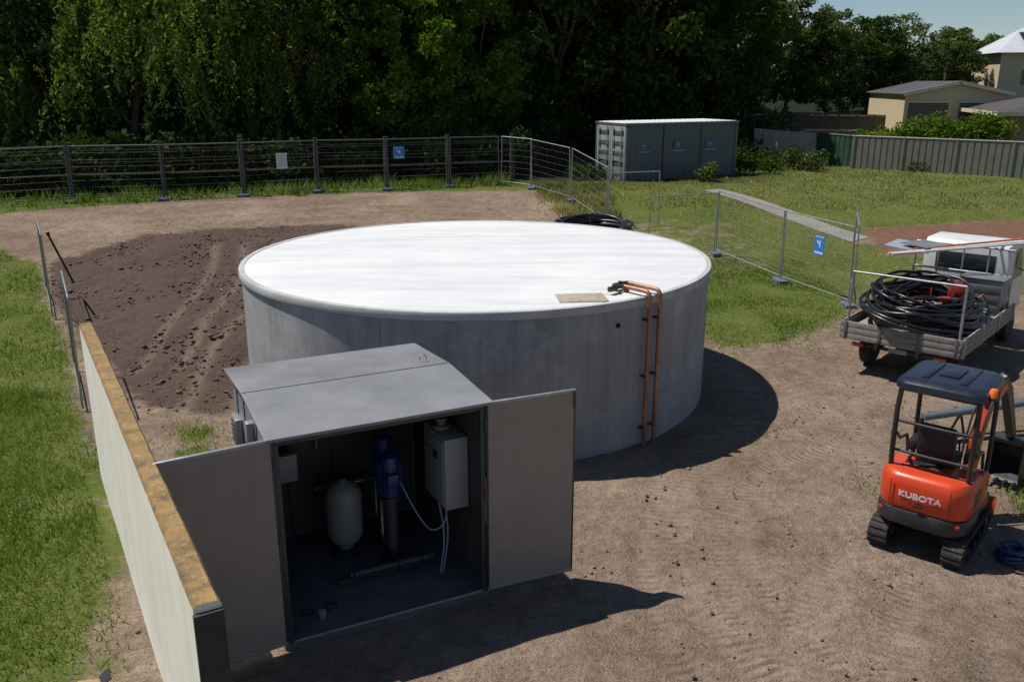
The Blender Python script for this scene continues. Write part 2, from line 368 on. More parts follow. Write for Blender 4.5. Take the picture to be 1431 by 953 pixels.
def tree_mesh(kind,seed):
    r=np.random.default_rng(seed); random.seed(seed)
    H=13;parts=[];ends=[]
    def limb(p,d,L,rad,depth):
        pts=[p.copy()];rr=[rad];k=5;q=p.copy();dd=d.copy()
        for i in range(k):
            dd=(dd+Vector((random.uniform(-.18,.18),random.uniform(-.18,.18),random.uniform(-.03,.12)))).normalized()
            q=q+dd*L/k; pts.append(q.copy()); rr.append(rad*(1-.6*(i+1)/k))
        parts.append(rings(pts,rr,7,cap=False))
        if depth<2:
            for _ in range(5 if depth==0 else 3):
                i=random.randint(2,k); a=random.uniform(0,6.28); sp=random.uniform(.6,1.3)
                nd=(dd+Vector((math.cos(a)*sp,math.sin(a)*sp,random.uniform(-.1,.4)))).normalized()
                limb(pts[i],nd,L*random.uniform(.5,.75),rr[i]*.6,depth+1)
        else: ends.append(q)
    limb(Vector((0,0,-.3)),Vector((0,0,1)),H*.55,.28,0)
    if kind=='willow':
        Ps=[];To=[]
        for s in range(62):
            a0=r.uniform(0,6.28); R0=4.7*np.sqrt(r.uniform(.05,1)); lob=1+.25*np.sin(3*a0+seed)
            cx,cy=np.cos(a0)*R0*lob,np.sin(a0)*R0*lob; top0=10.2-R0*R0*.17+r.normal(0,1.1); L0=r.uniform(1.8,5.5); tb=r.normal(0,.16)
            for q in range(r.integers(4,9)):
                ox,oy=r.normal(0,.42,2); L=L0*r.uniform(.5,1.25); n=int(L*17); t=np.linspace(0,1,n); sw=r.normal(0,.5,2)
                px=cx+ox*(.3+t)+sw[0]*t*t; py=cy+oy*(.3+t)+sw[1]*t*t; pz=top0+r.normal(0,.4)-L*t**1.25+.5*np.sin(t*2.2)
                P=np.stack([px,py,pz],-1); P=P[P[:,2]>.4]; P=P+r.normal(0,.10,P.shape); Ps.append(P); To.append(np.clip(r.beta(2,2,len(P))+tb,0,1))
        for i in range(70):
            u=r.normal(0,1,3);u/=np.linalg.norm(u); c=np.array([u[0]*3.2,u[1]*3.2,8.2+u[2]*2.6]); q=r.uniform(.5,1.1); n=int(90*q*q)
            p=r.normal(0,1,(n,3));p/=np.linalg.norm(p,axis=1)[:,None];p*=q*(r.uniform(.2,1,n)**.4)[:,None];p[:,2]*=1.3; Ps.append(p+c);To.append(np.clip(r.beta(2,2,n)-.05,0,1))
        P=np.concatenate(Ps); tone=np.concatenate(To); V=leafquads(P,.10,elong=2.8,droop=1.2)
    else:
        C=[];Rr=[]
        nc={'broad':170,'gum':110,'thin':120}[kind]
        for i in range(nc):
            u=r.normal(0,1,3);u/=np.linalg.norm(u); rad=r.uniform(.45,1)**.5
            a=math.atan2(u[1],u[0]); lob=1+.25*math.sin(2*a+seed)+.18*math.sin(5*a+u[2]*4+seed*2)
            c=np.array([u[0]*4.3*rad*lob,u[1]*4.3*rad*lob,7.2+u[2]*6.2*rad*(1+.12*math.sin(seed+4*a))])
            if c[2]<.9: c[2]=r.uniform(.9,3)
            C.append(c);Rr.append(r.uniform(.5,1.15))
        for e in ends: C.append(np.array(e));Rr.append(.7)
        Ps=[];T=[]
        for c,q in zip(C,Rr):
            n=int(115*q*q); P=r.normal(0,1,(n,3)); P/=np.linalg.norm(P,axis=1)[:,None]; P*=(r.uniform(.15,1,n)**.45)[:,None]*q
            P[:,2]*=.6; P+=r.normal(0,.08,P.shape); Ps.append(P+c); T.append(np.clip(r.beta(2,2,n)+r.normal(0,.18),0,1))
        P=np.concatenate(Ps); tone=np.concatenate(T); V=leafquads(P,.22 if kind!='gum' else .19,elong=1.6,droop=.3)
    return parts,V,np.repeat(tone,4)
def build_tree_data(kind,seed,mat):
    parts,V,T=tree_mesh(kind,seed)
    Vt=[];Ft=[]
    for v,f in parts:
        o=len(Vt);Vt+=v;Ft+=[tuple(i+o for i in q) for q in f]
    t=mk('trunk',Vt,Ft,M_bark,None,True); l=fast_mesh('crown',V,np.arange(len(V)).reshape(-1,4),mat,{'rnd':T})
    a,b=t.data,l.data; bpy.data.objects.remove(t); bpy.data.objects.remove(l); return a,b
TD={'dark1':build_tree_data('broad',11,M_leafA),'dark2':build_tree_data('thin',12,M_leafA),'maple':build_tree_data('broad',23,M_leafB),
    'willow':build_tree_data('willow',5,M_leafW),'willow2':build_tree_data('willow',8,M_leafW),'gum':build_tree_data('gum',31,M_leafG),'gum2':build_tree_data('thin',37,M_leafG)}
NM={'dark1':'broadleaf_tree','dark2':'broadleaf_tree','maple':'maple_tree','willow':'willow_tree','willow2':'willow_tree','gum':'gum_tree','gum2':'gum_tree'}
def tree(kind,x,y,s=1,sz=1,rz=None,z=None):
    e=empty(NM[kind],(x,y,gz(x,y) if z is None else z),random.uniform(0,6.28) if rz is None else rz)
    e.scale=(s,s,s*sz)
    for nme,d in zip(('trunk','crown'),TD[kind]):
        o=bpy.data.objects.new(nme,d); COL.objects.link(o); o.parent=e
    return e
random.seed(9)
for (k,a,b2,s,sz) in [
 ('willow',-25,38,.95,.95),('gum2',-20.6,40,.75,1.0),('willow2',-17.0,41,.95,.92),('willow',-12.6,42.5,.85,.95),('dark2',-9.6,44,.95,1.15),
 ('maple',-5.6,44,.72,1.0),('maple',-1.8,46,.70,1.05),('dark2',-3.6,49.5,1.05,1.3),('dark2',2.2,51.5,1.0,1.25),('dark1',7.8,52.5,1.0,1.2),('dark2',12.4,53.5,.95,1.15),
 ('dark1',-30,43,1.1,1.2),('dark2',-23,47,1.1,1.4),('gum2',-16.5,49,1.1,1.35),('dark1',-10,51,1.1,1.4),('dark1',3,58,1.1,1.4),('dark2',10.5,60,1.05,1.25),
 ('dark2',-30,54,1.2,1.4),('dark1',-18,57,1.2,1.5),('dark1',-5,59,1.2,1.5),
 ('gum',17,66,.72,1.1),('dark1',21.2,70,.66,.98),('gum2',25,72,.60,1.02),('dark1',29,74,.62,.96),('gum',33,77,.60,1.0),('gum2',37.2,78,.58,.92),('dark1',41.5,86,.56,.95),('gum',46.5,90,.5,.9),('dark2',19,76,.78,1.0),('dark1',35.5,90,.62,1.0),('gum2',29,84,.70,1.0)]:
    tree(k,a,b2,s,sz)
P=[];T=[]
for i in range(220):
    a=rng.uniform(36,110);d=rng.uniform(105,150);c=np.array([a,d,gz(a,d)+rng.uniform(0,4.0)]); q=rng.uniform(1.2,2.4); n=80
    p=rng.normal(0,1,(n,3));p/=np.linalg.norm(p,axis=1)[:,None];p*=q;P.append(p+c);T.append(np.clip(rng.beta(2,2,n)+rng.normal(0,.15),0,1))
for i in range(300):
    a=rng.uniform(-48,17);d=rng.uniform(63,70);c=np.array([a,d,gz(a,d)+rng.uniform(0,15.0)*(1 if a<10 else .6)]); q=rng.uniform(1.4,2.6); n=80
    p=rng.normal(0,1,(n,3));p/=np.linalg.norm(p,axis=1)[:,None];p*=q;P.append(p+c);T.append(np.clip(rng.beta(2,2,n)+rng.normal(0,.15),0,1))
P=np.concatenate(P);T=np.concatenate(T);V=leafquads(P,.5)
fast_mesh('distant_trees',V,np.arange(len(V)).reshape(-1,4),M_leafF,{'rnd':np.repeat(T,4)})
def shrub_mass(name,pts,mat,leaf=.14,dens=120,flat=.8):
    P=[];T=[]
    for (a,b2,zz,q) in pts:
        n=int(dens*q*q)+20;p=rng.normal(0,1,(n,3));p/=np.linalg.norm(p,axis=1)[:,None];p*=(rng.uniform(.15,1,n)**.4)[:,None]*q;p[:,2]*=flat
        P.append(p+np.array([a,b2,zz]));T.append(np.clip(rng.beta(2,2,n)+rng.normal(0,.15),0,1))
    P=np.concatenate(P);T=np.concatenate(T);V=leafquads(P,leaf); V[:,2]=np.maximum(V[:,2],.1)
    return fast_mesh(name,V,np.arange(len(V)).reshape(-1,4),mat,{'rnd':np.repeat(T,4)})
pts=[]
for i in range(300):
    a=rng.uniform(-32,2.5); fy=np.interp(a,[-30,-24,-13.1,-7.8,-.5,4,14],[27,29,33.1,35.4,38,44.5,49]); b2=fy+2.2+rng.uniform(0,4.5)
    pts.append((a,b2,gz(a,b2)+rng.uniform(.2,1.9),rng.uniform(.5,1.0)))
for i in range(90):
    a=rng.uniform(1,16); b2=46.5+.35*a+rng.uniform(0,3); pts.append((a,b2,gz(a,b2)+rng.uniform(.2,2.2),rng.uniform(.5,1.0)))
shrub_mass('undergrowth',pts,leafmat('leaf_shrub',(.018,.03,.009),(.065,.09,.028),.2),.16,120)

# ---------------------------------------------------------------- common materials
M_galv=pbr('galvanised_steel',(.36,.37,.38),.45,.6,.12,8)
M_galvd=pbr('weathered_steel',(.13,.135,.14),.6,.4,.2,8)
M_wire=pbr('fence_wire',(.20,.205,.205),.55,.4,.1,8)
M_black=pbr('black_rubber',(.018,.018,.019),.6,0,.3,20)
M_blkplastic=pbr('black_polypipe',(.014,.014,.016),.32,0,.2,10)
def concrete(name,lo,hi,stain,scale=1.4,streak=False,sa=.5,bmp=.25):
    m,nt,b=new_mat(name); tc=nt.nodes.new('ShaderNodeTexCoord').outputs['Object']
    mp=nt.nodes.new('ShaderNodeMapping'); nt.links.new(tc,mp.inputs[0])
    if streak: mp.inputs['Scale'].default_value=(3,3,.25)
    f=noise_n(nt,tc,scale,4,.7); s=noise_n(nt,mp.outputs[0],scale*1.2,4,.75); fine=noise_n(nt,tc,60,2,.6)
    c=ramp(nt,f,[(.3,lo),(.7,hi)]); c=mixc(nt,ramp(nt,s,[(.45,0.),(.75,sa)]),c,stain)
    c=mixc(nt,.35,c,ramp(nt,fine,[(.3,.75),(.7,1.2)]),'MULTIPLY')
    nt.links.new(c,b.inputs['Base Color']); b.inputs['Roughness'].default_value=.85
    bump(nt,b,math_n(nt,'ADD',math_n(nt,'MULTIPLY',f,2),fine),bmp,.01); return m,nt,b,tc,c

# ---------------------------------------------------------------- tank
TC=(-.65,16.15);R=4.25;TH=2.40
tank=empty('concrete_water_tank',(TC[0],TC[1],0))
m1,nt,b,tc,c=concrete('tank_wall_concrete',(.27,.275,.285),(.40,.40,.40),(.17,.17,.175),.9,True,.7)
sx=nt.nodes.new('ShaderNodeSeparateXYZ'); nt.links.new(tc,sx.inputs[0])
zz=math_n(nt,'ADD',sx.outputs[2],math_n(nt,'MULTIPLY',noise_n(nt,tc,.9,4,.7),1.1))
c2=mixc(nt,ramp(nt,zz,[(.2,.45),(.9,0.)]),c,(.50,.48,.45))
hb=math_n(nt,'ABSOLUTE',math_n(nt,'SINE',math_n(nt,'MULTIPLY',sx.outputs[2],2.62)))
c2=mixc(nt,ramp(nt,hb,[(0.,.35),(.03,0.)]),c2,(.18,.18,.18))
f9=noise_n(nt,tc,.55,4,.75); c2=mixc(nt,ramp(nt,f9,[(.55,0.),(.70,.45)]),c2,(.56,.56,.55))
nt.links.new(c2,b.inputs['Base Color'])
m2,nt,b,tc,c=concrete('tank_roof_concrete',(.60,.61,.62),(.72,.72,.72),(.53,.53,.54),.45,False,.35,.15)
vm=nt.nodes.new('ShaderNodeVectorMath'); vm.operation='DISTANCE'; nt.links.new(tc,vm.inputs[0]); vm.inputs[1].default_value=(2.25,-3.0,TH)
dd=math_n(nt,'ADD',vm.outputs['Value'],math_n(nt,'MULTIPLY',noise_n(nt,tc,3.5,4,.75),1.6))
c2=mixc(nt,ramp(nt,dd,[(.85,.6),(1.65,0.)]),c,(.52,.38,.25))
mp=nt.nodes.new('ShaderNodeMapping'); nt.links.new(tc,mp.inputs[0]); mp.inputs['Scale'].default_value=(.35,2.6,1); mp.inputs['Rotation'].default_value=(0,0,.25)
c2=mixc(nt,ramp(nt,noise_n(nt,mp.outputs[0],1.1,4,.6),[(.42,0.),(.72,.55)]),c2,(.44,.45,.475)); nt.links.new(c2,b.inputs['Base Color'])
m3,*_=concrete('tank_rim_concrete',(.40,.40,.39),(.52,.51,.50),(.25,.25,.25),1.5,False,.5)
lathe(tank,'wall',[(R,-.2),(R,TH-.13)],(0,0,0),m1,160)
lathe(tank,'rim',[(R,TH-.131),(R+.04,TH-.122),(R+.045,TH-.10),(R+.045,TH-.02),(R+.035,TH-.002),(R+.01,TH+.001),(R-.05,TH+.001),(R-.055,TH-.01)],(0,0,0),m3,160)
lathe(tank,'roof_slab',[(R-.056,TH-.05),(R-.056,TH-.010),(R-.09,TH-.005),(2.5,TH+.012),(.02,TH+.02)],(0,0,0),m2,160)
M_seam=pbr('seam_grey',(.24,.24,.24),.9)  # plain grey of the strip marking the tank's casting joint
for a in (-1.87,):
    x0=(R+.002)*math.cos(a);y0=(R+.002)*math.sin(a)
    box(tank,'casting_joint',(x0,y0,TH/2-.07),(.008,.010,TH-.14),M_seam,0,(0,0,a))
M_patch=pbr('hatch_cover_mortar',(.36,.31,.25),.9,0,.3,9,.3)
box(tank,'hatch_cover',(1.69,-3.42,TH+.004),(.74,.52,.016),M_patch,.006,(0,0,.10))
M_dark=pbr('dark_opening',(.02,.02,.02),.8)
ring=lathe(tank,'outlet_socket',[(.02,0),(.038,0),(.038,.02),(.02,.02),(.02,.0)],(0,0,0),M_dark,20)
aa=-1.02; ring.location=((R)*math.cos(aa),(R)*math.sin(aa),2.03); ring.rotation_euler=(0,math.pi/2,aa)
M_cop=pbr('copper_pipe',(.36,.19,.125),.5,.6,.3,5,0,30,(.20,.12,.09),.6)
M_brass=pbr('bronze_valve',(.075,.065,.055),.5,.5,.3,9)
rp=empty('riser_pipes',(TC[0],TC[1],0))
for k,off in enumerate((-.125,.105)):
    a=math.atan2(12.93-16.2,2.12-TC[0]); er=Vector((math.cos(a),math.sin(a),0)); et=Vector((-er.y,er.x,0))
    Rr=R+.11; zt=TH+.085
    p0=er*(R-.42-.12*k)+et*off
    pts=[p0+Vector((0,0,zt)),er*(Rr-.10)+et*off+Vector((0,0,zt))]
    for q in range(1,7):
        t=q/6*math.pi/2; pts.append(er*(Rr-.10+.10*math.sin(t))+et*off+Vector((0,0,zt-.10+.10*math.cos(t))))
    pts+=[er*Rr+et*off+Vector((0,0,1.2)),er*Rr+et*off+Vector((0,0,-.1))]
    tube(rp,'copper_pipe',pts,.034,M_cop,14)
    for zc in (2.05,1.15,.3):
        box(rp,'pipe_clip',tuple(er*(Rr-.045)+et*off+Vector((0,0,zc))),(.11,.09,.025),M_brass,.004,(0,0,a))
    pv=p0+Vector((0,0,zt))
    tube(rp,'elbow',[pv+er*.03,pv,pv-er*.04-et*.08,pv-et*.26],.034,M_brass,12)
    lathe(rp,'valve_body',[(.0,0),(.04,.0),(.05,.03),(.04,.06),(.015,.07),(.015,.085),(.035,.085),(.035,.095),(0,.095)],tuple(pv-et*.2-Vector((0,0,.04))),M_brass,16)
    tube(rp,'union',[pv-et*.26,pv-et*.33],.045,M_brass,8)
    box(rp,'pipe_support',tuple(pv+er*.05+Vector((0,0,-.055))),(.06,.06,.05),M_brass,.004,(0,0,a))

# ---------------------------------------------------------------- concrete retaining wall
wall=empty('concrete_wall',(0,0,0))
mw,nt,b,tc,c=concrete('wall_face_render',(.80,.75,.65),(.92,.88,.79),(.66,.60,.48),1.1,True,.5,.3)
f=noise_n(nt,tc,2.2,4,.75); c2=mixc(nt,ramp(nt,f,[(.62,0.),(.72,.6)]),c,(.66,.46,.27))
f=noise_n(nt,tc,1.0,4,.85); c2=mixc(nt,ramp(nt,f,[(.56,0.),(.66,.5)]),c2,(.95,.93,.88)); nt.links.new(c2,b.inputs['Base Color'])
mt,nt,b,tc,c=concrete('wall_top_lichen',(.20,.12,.04),(.38,.24,.09),(.08,.065,.045),5,False,.9,.9)
f=noise_n(nt,tc,14,4,.8); nt.links.new(mixc(nt,ramp(nt,f,[(.57,0.),(.66,.55)]),c,(.40,.35,.27)),b.inputs['Base Color'])
A=Vector((-5.98,11.62));B=Vector((-2.03,4.84));d=(B-A).normalized();nrm=Vector((-d.y,d.x))
if nrm.x<0: nrm=-nrm
n=90;V=[];Fw=[];Ft=[]
for i in range(n+1):
    p=A.lerp(B,i/n)
    j=noise.noise((p.x*3,p.y*3,0))*.012+noise.noise((p.x*14,p.y*14,0))*.008
    q=p+nrm*(.175+j*.6)
    V+=[(p.x,p.y,-.2),(p.x,p.y,2.27+j),(p.x+nrm.x*.02,p.y+nrm.y*.02,2.305+j),(q.x-nrm.x*.02,q.y-nrm.y*.02,2.305-j*.6),(q.x,q.y,2.275),(q.x,q.y,-.2)]
for i in range(n):
    a=i*6;e=a+6
    Fw+=[(a,a+1,e+1,e),(a+4,a+5,e+5,e+4)]; Ft+=[(a+1,a+2,e+2,e+1),(a+2,a+3,e+3,e+2),(a+3,a+4,e+4,e+3)]
Fw+=[(0,5,4,3,2,1),tuple(n*6+k for k in range(6))]
o=mk('wall_panel',V,Fw+Ft,None,wall); o.data.materials.append(mw); o.data.materials.append(mt)
for i,p in enumerate(o.data.polygons): p.material_index=1 if i>=len(Fw) else 0
M_end_dark=pbr('wall_end_dark',(.045,.038,.03),.8,0,.4,5,.3,20)
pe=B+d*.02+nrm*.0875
box(wall,'dark_end_cap',(pe.x,pe.y,1.03),(.04,.19,2.44),M_end_dark,.004,(0,0,math.atan2(d.y,d.x)))  # thin dark box added over the wall's near end to darken it

# ---------------------------------------------------------------- pump shed
shed=empty('pump_shed',(-2.27,7.60,0),math.atan2(.443,.897))
W,D,Hh=2.2,2.2,2.31
M_zinc=pbr('zinc_sheet',(.30,.315,.34),.45,.35,.10,2.5,0,30,(.22,.23,.24),.4)
M_zroof=pbr('shed_roof_sheet',(.225,.23,.245),.5,.15,.12,1.2,0,30,(.165,.165,.17),.6)
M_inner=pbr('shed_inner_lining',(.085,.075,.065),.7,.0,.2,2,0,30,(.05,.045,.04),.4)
M_door=pbr('door_panel_galvanised',(.31,.255,.22),.55,.05,.08,1.6,0,30,(.22,.18,.15),.55)
M_frame=pbr('dark_frame_steel',(.07,.07,.075),.5,.4,.15,8)
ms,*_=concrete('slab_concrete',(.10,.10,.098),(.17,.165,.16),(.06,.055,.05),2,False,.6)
box(shed,'floor_slab',(W/2,D/2,.03),(W+.06,D+.08,.10),ms,.01)
box(shed,'side_wall_west',(.015,D/2,.08+Hh/2-.04),(.03,D,Hh-.08),M_zinc)
box(shed,'side_wall_east',(W-.015,D/2,.08+Hh/2-.04),(.03,D,Hh-.08),M_zinc)
box(shed,'rear_wall',(W/2,D-.015,.08+Hh/2-.04),(W-.062,.03,Hh-.08),M_zinc)
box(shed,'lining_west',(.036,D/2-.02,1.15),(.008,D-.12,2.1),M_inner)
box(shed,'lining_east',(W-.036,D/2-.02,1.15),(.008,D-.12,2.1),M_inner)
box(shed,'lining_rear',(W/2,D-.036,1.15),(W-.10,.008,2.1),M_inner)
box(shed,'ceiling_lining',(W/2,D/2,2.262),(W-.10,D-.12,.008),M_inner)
for xx in (.55,1.1,1.65): box(shed,'wall_stud',(xx,D-.055,1.15),(.04,.03,2.1),M_frame)
for xx in (.03,W-.03): box(shed,'door_post',(xx,-.022,1.18),(.055,.04,2.2),M_frame,.004)
box(shed,'door_header',(W/2,-.022,2.255),(W,.045,.06),M_frame,.004)
box(shed,'door_sill',(W/2,-.052,.1),(W-.12,.03,.03),M_galv,.004)
e=.07; rv=[(-e,-e-.04),(-e,D/2),(-e,D+e),(W+e,-e-.04),(W+e,D/2),(W+e,D+e)]
zr=[2.325,2.40,2.325]*2
V=[(p[0],p[1],zz) for p,zz in zip(rv,zr)]+[(p[0],p[1],zz-.035) for p,zz in zip(rv,zr)]
o=mk('roof_sheet',V,[(0,3,4,1),(1,4,5,2),(6,7,10,9),(7,8,11,10),(0,1,7,6),(1,2,8,7),(3,9,10,4),(4,10,11,5),(0,6,9,3),(2,5,11,8)],M_zroof,shed)
mod=o.modifiers.new('b','BEVEL'); mod.width=.008; mod.segments=2
box(shed,'roof_ridge_fold',(W/2,D/2,2.404),(W+2*e-.01,.02,.008),M_zroof,.003)
for q in range(6):
    for yy in (-.06,D+.03): lathe(shed,'roof_rivet',[(.008,0),(.0,.005)],(.15+q*.38,yy,2.331),M_galv,8)
for yy in (.35,.75,1.45,1.9):
    box(shed,'wall_swage',(-.004,yy,1.2),(.012,.02,2.15),M_frame)
for k,(yy,zz) in enumerate(((1.80,1.72),(.95,2.02))):
    box(shed,'vent_hood',(-.04,yy,zz),(.08,.26 if k==0 else .12,.34 if k==0 else .22),M_galv,.01)
    if k==0:
        for q in range(5): box(shed,'vent_louvre',(-.085,yy,zz-.11+q*.055),(.02,.22,.012),M_frame,0,(0,.5,0))
V_,F_=rings([(W-.18+.04*math.cos(t),1.3,2.43+.045*math.sin(t)) for t in np.linspace(-.4,math.pi+.4,12)],.007,8)
mk('lifting_eye',V_,F_,M_galv,shed,True)
def door(name,hx,sgn,ang):
    dpar=empty(name,(hx,-.05,0),ang); dpar.parent=shed
    w=1.05
    box(dpar,'panel',(sgn*w/2,-.012,1.2),(w-.02,.012,2.17),M_door)
    for zz in (.105,2.295): box(dpar,'stile',(sgn*w/2,0,zz),(w,.04,.03),M_galv,.004)
    for xx in (.012,w-.012): box(dpar,'edge',(sgn*xx,0,1.2),(.022,.042,2.16),M_frame,.004)
    for zz in (.4,1.2,2.0): lathe(dpar,'hinge',[(.013,0),(.013,.12)],(0,-.02,zz),M_frame,10)
    box(dpar,'bolt',(sgn*(w-.02),-.03,2.2),(.02,.02,.2),M_frame,.003)
    return dpar
door('door_leaf',0.0,-1,math.radians(5)); door('door_leaf',W,1,math.radians(-3))
M_tankw=pbr('pressure_tank_paint',(.24,.235,.22),.4,0,.06,4)
M_blue=pbr('pump_blue_paint',(.015,.04,.14),.35,0,.1,4)
M_panel=pbr('control_panel_grey',(.30,.31,.31),.4,0,.05,4)
M_ss=pbr('stainless_steel',(.3,.3,.3),.3,.8,.1,6)
pt=[(0,.0),(.10,.0),(.10,.08),(.17,.10),(.21,.17),(.215,.3),(.215,.64),(.20,.74),(.14,.82),(.05,.85),(.03,.88),(0,.88)]
lathe(shed,'pressure_tank',pt,(1.02,1.42,.18),M_tankw,28)
lathe(shed,'pressure_tank_stand',[(.17,0),(.17,.10)],(1.02,1.42,.09),M_black,20)
for k,(px,py) in enumerate(((1.45,.95),(1.55,1.5))):
    lathe(shed,'pump_base',[(.14,0),(.14,.05),(.09,.06),(.09,.2),(.075,.2)],(px,py,.10),M_black,20)
    lathe(shed,'pump_stage_stack',[(.075,.0),(.075,.62),(.10,.62),(.10,.66)],(px,py,.3),M_ss if k else M_frame,20)
    lathe(shed,'pump_motor',[(.09,.0),(.12,.03),(.12,.42),(.10,.46),(.10,.50),(.04,.53),(0,.53)],(px,py,.96),M_blue,22)
    for q in range(16):
        a=q*math.pi/8; box(shed,'motor_fin',(px+.125*math.cos(a),py+.125*math.sin(a),1.2),(.022,.008,.34),M_blue,0,(0,0,a))
    box(shed,'motor_terminal_box',(px-.02,py-.15,1.22),(.13,.09,.15),M_blue,.01)
    tube(shed,'discharge_pipe',[(px,py,.22),(px,py+.3,.22),(px,py+.38,.3),(px,py+.38,.75)],.03,M_ss,10)
tube(shed,'suction_manifold',[(.85,.68,.24),(1.85,.68,.24)],.045,M_frame,14)
tube(shed,'discharge_manifold',[(.8,1.93,.75),(1.9,1.93,.75)],.04,M_ss,14)
for xx in (.9,1.42,1.7): 
    o=lathe(shed,'flange',[(.0,0),(.08,0),(.08,.02),(0,.02)],(0,0,0),M_blue,18); o.rotation_euler=(0,math.pi/2,0); o.location=(xx,.68,.24)
box(shed,'skid_rail',(1.35,.80,.11),(1.2,.06,.05),M_frame,.004); box(shed,'skid_rail',(1.35,1.65,.11),(1.2,.06,.05),M_frame,.004)
box(shed,'control_cabinet',(W-.19,.62,1.38),(.28,.62,.84),M_panel,.015)
box(shed,'cabinet_door',(W-.337,.62,1.38),(.012,.56,.76),M_panel,.004)
box(shed,'cabinet_display',(W-.348,.55,1.56),(.012,.12,.09),M_dark,.002)
for q in range(3): lathe(shed,'indicator',[(.012,0),(.012,.01)],(W-.35,.70+q*.05,1.58),M_blue,10)
lathe(shed,'ventilator',[(.10,0),(.10,.04),(.05,.05),(.05,.1),(.07,.1),(.07,.12),(0,.12)],(W-.22,.66,1.81),M_tankw,20)
box(shed,'junction_box',(.42,1.9,1.12),(.36,.14,.34),M_panel,.01)
box(shed,'notice',(.30,2.13,1.55),(.16,.006,.10),pbr('notice_red',(.2,.05,.03),.5))
M_cable=pbr('grey_cable',(.30,.32,.40),.5)
for k in range(3):
    pts=[Vector((W-.25-.02*k,.45+.1*k,.98)),Vector((W-.3-.05*k,.40+.1*k,.75-.05*k)),Vector((W-.45-.05*k,.5,.62+.1*k)),Vector((W-.58-.05*k,.7,.9+.05*k)),Vector((1.54,.85,1.15))] if k<1 else [Vector((W-.2-.06*k,.45+.05*k,.98)),Vector((W-.22-.04*k,.40,.6)),Vector((W-.3-.03*k,.45,.12))]
    P2=[]
    for i in range(len(pts)-1):
        for q in range(5): P2.append(pts[i].lerp(pts[i+1],q/5))
    P2.append(pts[-1])
    for _ in range(6): P2=[P2[0]]+[(P2[i-1]+P2[i]*2+P2[i+1])/4 for i in range(1,len(P2)-1)]+[P2[-1]]
    tube(shed,'cable',P2,.010,M_cable,8)
tube(shed,'conduit',[(.9,2.12,2.1),(.9,2.12,1.2)],.015,M_cable,8)
for q in range(2):
    a=.3+.25*q;c_=.4
    V_,F_=rings([(a+.07*math.cos(t),c_+.06*math.sin(t),.10+.01*q/3) for t in np.linspace(0,5.8,14)],.008,6); mk('offcut_cable',V_,F_,M_black,shed,True)
lathe(shed,'small_jar',[(.04,0),(.045,.09),(.03,.1)],(.42,.25,.085),M_tankw,14)

# ---------------------------------------------------------------- temporary fences
def fence_run(name,pts,h=1.98,foot=True,mesh=True,mat=None,exact=False,wr=.0019):
    mat=mat or M_galv
    e=empty(name,(0,0,0)); fr=[];wi=[];ft=[]
    for (x0,y0),(x1,y1) in zip(pts[:-1],pts[1:]):
        L=math.hypot(x1-x0,y1-y0); k=1 if exact else max(1,round(L/2.7))
        for i in range(k):
            a=Vector((x0+(x1-x0)*i/k,y0+(y1-y0)*i/k,0));c=Vector((x0+(x1-x0)*(i+1)/k,y0+(y1-y0)*(i+1)/k,0))
            dv=(c-a).normalized(); a=a+dv*.05; c=c-dv*.05
            za=gz(a.x,a.y)+.06;zb=gz(c.x,c.y)+.06; ln=Vector((random.uniform(-.05,.05),random.uniform(-.05,.05),0))
            A0=a+Vector((0,0,za));A1=a+ln+Vector((0,0,za+h));B0=c+Vector((0,0,zb));B1=c+ln+Vector((0,0,zb+h))
            fr+=[rings([A0,A1],.020,8),rings([B0,B1],.020,8),rings([A1,B1],.018,8),rings([A0+Vector((0,0,.12)),B0+Vector((0,0,.12))],.015,8)]
            if mesh:
                nv=int((B0-A0).length/.1)
                for q in range(1,nv):
                    t=q/nv; wi.append(rings([A0.lerp(B0,t)+Vector((0,0,.12)),A1.lerp(B1,t)],wr,3,cap=False))
                for q in range(1,8):
                    t=q/8; wi.append(rings([A0.lerp(A1,t),B0.lerp(B1,t)],wr,3,cap=False))
            if foot:
                for P_ in (A0,B0):
                    ft.append(boxg((P_.x,P_.y,P_.z-.02),(.26,.5,.10)))
    multi(e,'frame_tubes',fr,mat)
    if wi: multi(e,'wire_mesh',wi,M_wire)
    if ft: multi(e,'foot_blocks',ft,M_foot,False)
    return e
M_foot=pbr('fence_foot_block',(.12,.15,.20),.8,0,.3,6)
fence_run('temporary_fence',[(-24,29),(-19.4,30.7),(-16.2,32.3),(-13.1,33.1),(-10.4,34.1),(-7.8,35.4),(-5.1,36.1),(-2.6,37.2),(-.5,38)],mat=M_galvd,exact=True)
fence_run('temporary_fence',[(-.5,38),(.8,36.7),(2.3,34.3),(3.35,30.9)],exact=True)
fence_run('temporary_fence',[(3.35,30.6),(5.25,30.9)],h=1.85,mesh=False,foot=False)
fence_run('temporary_fence',[(4.2,27.1),(6.5,27.6)],mesh=False,h=1.9,foot=False)
fence_run('temporary_fence',[(6.5,27.6),(7.7,24.5),(8.6,21.6)],exact=True,wr=.0024)
fence_run('temporary_fence',[(8.75,21.8),(9.6,24.2)],exact=True,mesh=False,foot=False)
fence_run('temporary_fence',[(-7.45,14.2),(-8.7,16.5)],foot=False); fence_run('temporary_fence',[(-11.1,20.4),(-12.4,22.7)],foot=False)
pf=empty('post_and_wire_fence'); M_post=pbr('weathered_post',(.05,.045,.04),.9,0,.3,6)
pp=[];ww=[]
line=[(-25.6,29.6),(-20.6,31.2),(-16.35,32.75),(-13.25,33.55),(-10.5,34.6),(-7.9,35.8),(-5.2,36.5),(-2.7,37.6),(0,38.6)]
